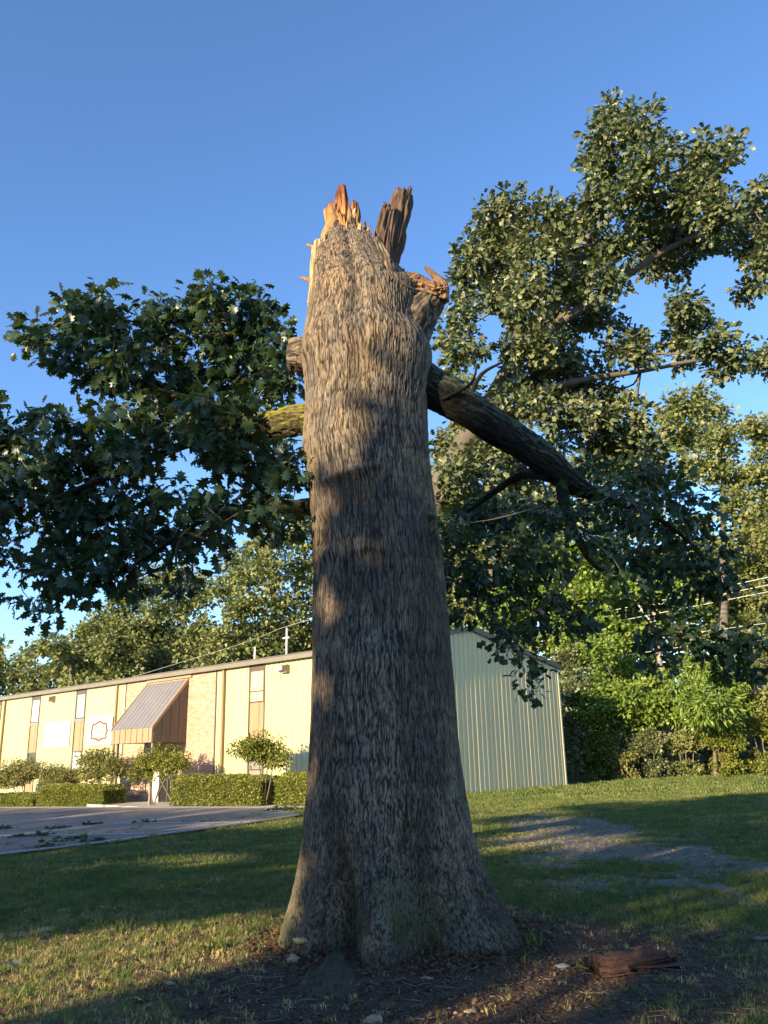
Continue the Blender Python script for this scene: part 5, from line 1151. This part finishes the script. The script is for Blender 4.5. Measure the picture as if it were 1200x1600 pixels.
# litter: chips and leaf bits
def chip_mesh(mat, irregular, n=5, th=.25):
    vs = []; b = [(math.cos(a) * (1 + irregular * rg.uniform(-.5, .5)), math.sin(a) * .45 * (1 + irregular * rg.uniform(-.5, .5))) for a in np.linspace(0, 6.28, n, endpoint=False)]
    for x, y in b: vs.append((x, y, rg.uniform(-.1, .1)))
    for x, y in b: vs.append((x * .8, y * .8, th + rg.uniform(-.1, .1)))
    fs = [tuple(range(n, 2 * n)), tuple(range(n))[::-1]] + [(k, (k + 1) % n, n + (k + 1) % n, n + k) for k in range(n)]
    me = bpy.data.meshes.new('chip'); me.from_pydata(vs, [], fs); me.update(); me.materials.append(mat); return me
for nm, n, mat, smin, smax, lab in (('bark_litter', 24000, 'litter', .003, .013, 'dark bark crumbs littering the soil round the tree'), ('leaf_litter', 20000, 'dry_leaf', .01, .03, 'brown dead leaf scraps on the soil round the tree'), ('wood_chips', 2600, 'wood_chip', .004, .016, 'pale wood chips scattered round the tree'), ('gravel', 14000, 'stone', .006, .016, 'loose grey gravel in the worn patch right of the tree')):
    if nm == 'gravel': d0, d1 = 9, 22
    else: d0, d1 = 5.3, 11
    x, y = wedge(n * 2, d0, d1); ba, gr, dr = masks(x, y); pr = gr if nm == 'gravel' else np.clip(ba * 1.2 + .08 + .25 * dr, 0, 1)
    keep = rg.random(len(x)) < pr; x, y = x[keep][:n], y[keep][:n]; pts = np.stack([x, y, terr(x, y) + .004], 1); m_ = len(x)
    if nm == 'leaf_litter': pm = mesh_np('scrap', LP['lobed'][0], [LP['lobed'][1]]); pm.materials.append(M[mat])
    else: pm = chip_mesh(M[mat], .8, 6, .5 if nm == 'gravel' else .2)
    scatter(nm, pts, np.stack([rg.normal(size=m_) * .35, rg.normal(size=m_) * .35, rg.uniform(0, 6.28, m_)], 1), rg.uniform(smin, smax, m_) * (1.6 if nm == 'leaf_litter' else 1), pm, lab, 'litter')
# single larger pieces
def rock(label, px, py, size, mat='stone', cat='stone', name='stone', squash=.35, seed=0, lift=0.0):
    p = at_z(px, py, 0.0)
    for _ in range(5): p = at_z(px, py, float(terr(np.array(p[0]), np.array(p[1]))))
    n1, n2 = 14, 8; u = np.linspace(0, 2 * np.pi, n1, endpoint=False)[None, :]; v_ = np.linspace(.001, np.pi - .001, n2)[:, None]
    x = np.sin(v_) * np.cos(u); y = np.sin(v_) * np.sin(u); z = np.cos(v_) + 0 * u
    k = .55 + .6 * noise3(x * 1.8 + seed, y * 1.8, z * 1.8, seed) + .4 * noise3(x * 4 + seed, y * 4, z * 4, seed + 9); squash_ = squash * .7
    P = np.stack([p[0] + x * size * .7 * k, p[1] + y * size * .5 * k, p[2] + size * squash_ * (.3 + z * k) + lift], -1).reshape(-1, 3)
    i = np.arange(n2 - 1)[:, None]; j = np.arange(n1)[None, :]
    Q = np.stack([i * n1 + j, (i + 1) * n1 + j, (i + 1) * n1 + (j + 1) % n1, i * n1 + (j + 1) % n1], -1).reshape(-1, 4)
    o = add(name, mesh_np(name, P, [Q]), M[mat]); return tag(o, label, cat)
rock('flat pale slab of wood lying in the grass at the left', 98, 1424, .11, 'wood_chip', 'wood piece', 'wood_piece', .2, 1)
rock('long low grey piece half sunk in the grass at the left', 75, 1452, .14, 'stone', 'stone', 'stone', .2, 2)
rock('pale stone at the left edge of the grass', 25, 1508, .1, 'stone', 'stone', 'stone', .3, 3)
rock('pale stone in the litter beside the right root', 880, 1511, .08, 'stone', 'stone', 'stone', .3, 4)
rock('pale flat stone at the right edge of the grass', 1190, 1467, .1, 'stone', 'stone', 'stone', .2, 5)
rock('small pale stone on the right lawn below the gravel patch', 1140, 1412, .06, 'stone', 'stone', 'stone', .3, 6)
rock('rounded tan stone at the foot of the mossy front root', 585, 1597, .08, 'wood_chip', 'stone', 'stone', .5, 7)
rock('tan sawn nub of wood in the litter left of the trunk', 265, 1538, .05, 'wood_chip', 'wood piece', 'wood_piece', .5, 8)
rock('long pale chip in front of the trunk centre', 668, 1529, .07, 'wood_chip', 'wood chip', 'wood_chip', .15, 9)
rock('orange lit chip in the litter in front of the right root', 735, 1581, .06, 'wood_chip', 'wood chip', 'wood_chip', .25, 10)
rock('small round orange nut in the lit litter', 712, 1585, .022, 'wood_chip', 'nut', 'nut', .8, 11)
rock('pale white rock beside the hedge near the trunk', 430, 1248, .22, 'stone', 'stone', 'stone', .7, 12)
rock('white rock at the right end of the square cut hedge', 404, 1255, .16, 'stone', 'stone', 'stone', .6, 13)
rock('orange bracket piece of rotten wood at the left root', 470, 1492, .09, 'pale_wood', 'wood piece', 'wood_piece', .35, 15, .1)
rock('orange brown fungus lump at the left root of the trunk', 458, 1506, .07, 'wood_chip', 'fungus', 'fungus', .7, 16, .02)
# rotten log
lg = thing('rotten_log', 'reddish brown rotten log lying in the litter right of the trunk', 'log')
lp = at_z(990, 1512, .02)
shard('log', (lp[0] - .34, lp[1] - .12, .03), (lp[0] + .36, lp[1] + .12, .04), .22, .12, .14, 61, M['rotten_wood'], jag=.25, rough=.04, face=(0, 0, 1), parent=lg)
shard('slab', (lp[0] - .32, lp[1] - .2, .02), (lp[0] - .02, lp[1] - .16, .03), .14, .1, .08, 67, M['rotten_wood'], jag=.3, rough=.03, face=(0, 0, 1), parent=lg)
# fallen leaves, single
flm = mesh_np('fallen_leaf', LP['oak'][0] * .13, [LP['oak'][1]]); flm.materials.append(M['far_oak_leaf']); fdm = mesh_np('fallen_leaf', LP['oak'][0] * .12, [LP['oak'][1]]); fdm.materials.append(M['dry_leaf'])
for k, (px, py, lab, me_) in enumerate(((205, 1562, 'grey green fallen leaf in the grass near the bottom left', flm), (190, 1545, 'curled tan fallen leaf beside the grey green one', fdm), (60, 1480, 'pale fallen leaf on the dry grass at the left', fdm), (5, 1505, 'green fallen leaf at the left edge', flm), (1040, 1468, 'dead leaf on the bare soil at the right', fdm), (860, 1462, 'dead leaf in the litter right of the roots', fdm), (780, 1545, 'dead leaf in the litter below the right root', fdm), (620, 1575, 'dead leaf in the litter at the bottom middle', fdm), (940, 1560, 'dead leaf below the rotten log', fdm), (1100, 1545, 'dead leaf in the grass at the lower right', fdm))):
    p = at_z(px, py, .03); o = bpy.data.objects.new('fallen_leaf', me_); COL.objects.link(o); o.location = (p[0], p[1], float(terr(np.array(p[0]), np.array(p[1]))) + .045); o.rotation_euler = (rl.uniform(-.5, .5), rl.uniform(-.5, .5), rl.uniform(0, 6)); tag(o, lab, 'leaf', 'single fallen leaves on the ground')
# leafy debris on the asphalt
for k, (px, py, w_, lab) in enumerate(((115, 1311, .5, 'biggest dark clump of fallen twigs on the asphalt'), (95, 1315, .35, 'dark twig clump just left of the biggest one'), (35, 1307, .3, 'dark twig clump on the painted line at the left'), (70, 1305, .25, 'dark twig clump on the line beside the left one'), (90, 1294, .4, 'long dark twig clump above the painted line'), (10, 1295, .35, 'dark twig clump at the left edge of the asphalt'), (145, 1288, .22, 'small dark twig clump in mid asphalt'), (225, 1285, .25, 'small dark twig clump below the entrance'), (80, 1322, .3, 'dark twig clump by the grass edge'), (145, 1314, .25, 'twig clump near the grass under the line'), (450, 1264, .3, 'dark twigs on the asphalt beside the trunk'), (425, 1266, .22, 'small dark twigs on the asphalt near the trunk'))):
    p = px_ground(px, py); r_ = np.random.default_rng(1000 + k); n = 40; q = np.stack([p[0] + r_.normal(size=n) * w_ * .5, p[1] + r_.normal(size=n) * w_ * .3, p[2] + r_.random(n) * .05], 1)
    o = add('fallen_twigs', leaf_mesh('fallen_twigs', q, unit(r_.normal(size=(n, 3)) * np.array([1, 1, .2])), unit(r_.normal(size=(n, 3)) + Z), .14, 'leaf', r_), M['oak_leaf']); tag(o, lab, 'twigs', 'fallen twig clumps on the asphalt')

open('/tmp/stat.txt', 'w').write('%d %d' % (sum(STAT), sum(len(o.data.loops) - 2 * len(o.data.polygons) for o in bpy.data.objects if o.type == 'MESH')))
print('LEAVES', sum(STAT)); print('TRIS', sum(sum(len(p.vertices) - 2 for p in o.data.polygons) if len(o.data.polygons) < 3000 else len(o.data.loops) - 2 * len(o.data.polygons) for o in bpy.data.objects if o.type == 'MESH'))

tw_=[]
rt_ = np.random.default_rng(71)
for k in range(170):
    x = rt_.normal() * 1.5 + .3; y = 6.9 + rt_.normal() * 1.0
    if math.hypot(x + .05, y - TY) < 1.15 or y < 5.2: continue
    a = rt_.uniform(0, 6.28); l_ = rt_.uniform(.05, .2); p = np.array([x, y, float(terr(np.array(x), np.array(y))) + .012]); dx = np.array([math.cos(a), math.sin(a), rt_.uniform(-.03, .12)]) * l_; bend = rt_.normal(size=3) * .015
    tw_.append(([p - dx * .5, p + bend * [1, 1, .3], p + dx * .5], [.004, .004, .002], dict(nseg=4, sub=2)))
tg = tubes('ground_twigs', tw_, M['grey_bark'], None, kind='stuff'); tg['label'] = 'thin broken twigs strewn over the litter round the trunk'; tg['category'] = 'twigs'

ab = rg.uniform(0, 6.28, 5200); rb = .86 + .5 * rg.random(5200) ** 1.3; x = .05 + rb * np.sin(ab) * 1.0; y = TY - rb * np.cos(ab); pts = np.stack([x, y, terr(x, y) + .012 + rg.random(5200) * .035 * (1.4 - rb)], 1)
pm = mesh_np('scrap', LP['lobed'][0], [LP['lobed'][1]]); pm.materials.append(M['dry_leaf'])
scatter('root_litter', pts, np.stack([rg.normal(size=5200) * .5, rg.normal(size=5200) * .5, rg.uniform(0, 6.28, 5200)], 1), rg.uniform(.02, .055, 5200), pm, 'dead leaves banked against the foot of the trunk', 'litter')

x, y = wedge(1500, 6, 30); ba, gr, dr = masks(x, y); keep = (rg.random(1500) > ba) & (rg.random(1500) > gr) & ~in_park(x, y) & (noise3(x * .7, y * .7, x * 0, 88) > .5); x, y = x[keep], y[keep]
scatter('weed_tufts', np.stack([x, y, terr(x, y)], 1), np.stack([rg.normal(size=len(x)) * .15, rg.normal(size=len(x)) * .15, rg.uniform(0, 6.28, len(x))], 1), rg.uniform(.5, 1.3, len(x)), tuft(26, .07, .11, .004, .9), 'taller weed tufts standing out of the mown lawn', 'grass')
x, y = wedge(3800, 5.6, 24); keep = ~in_park(x, y) & (noise3(x * .5, y * .5, x * 0, 98) > .35); x, y = x[keep], y[keep]
pm = mesh_np('scrap', LP['lobed'][0], [LP['lobed'][1]]); pm.materials.append(M['dry_leaf'])
scatter('lawn_leaves', np.stack([x, y, terr(x, y) + .025], 1), np.stack([rg.normal(size=len(x)) * .4, rg.normal(size=len(x)) * .4, rg.uniform(0, 6.28, len(x))], 1), rg.uniform(.03, .075, len(x)), pm, 'dead leaves scattered thinly over the lawn', 'litter')
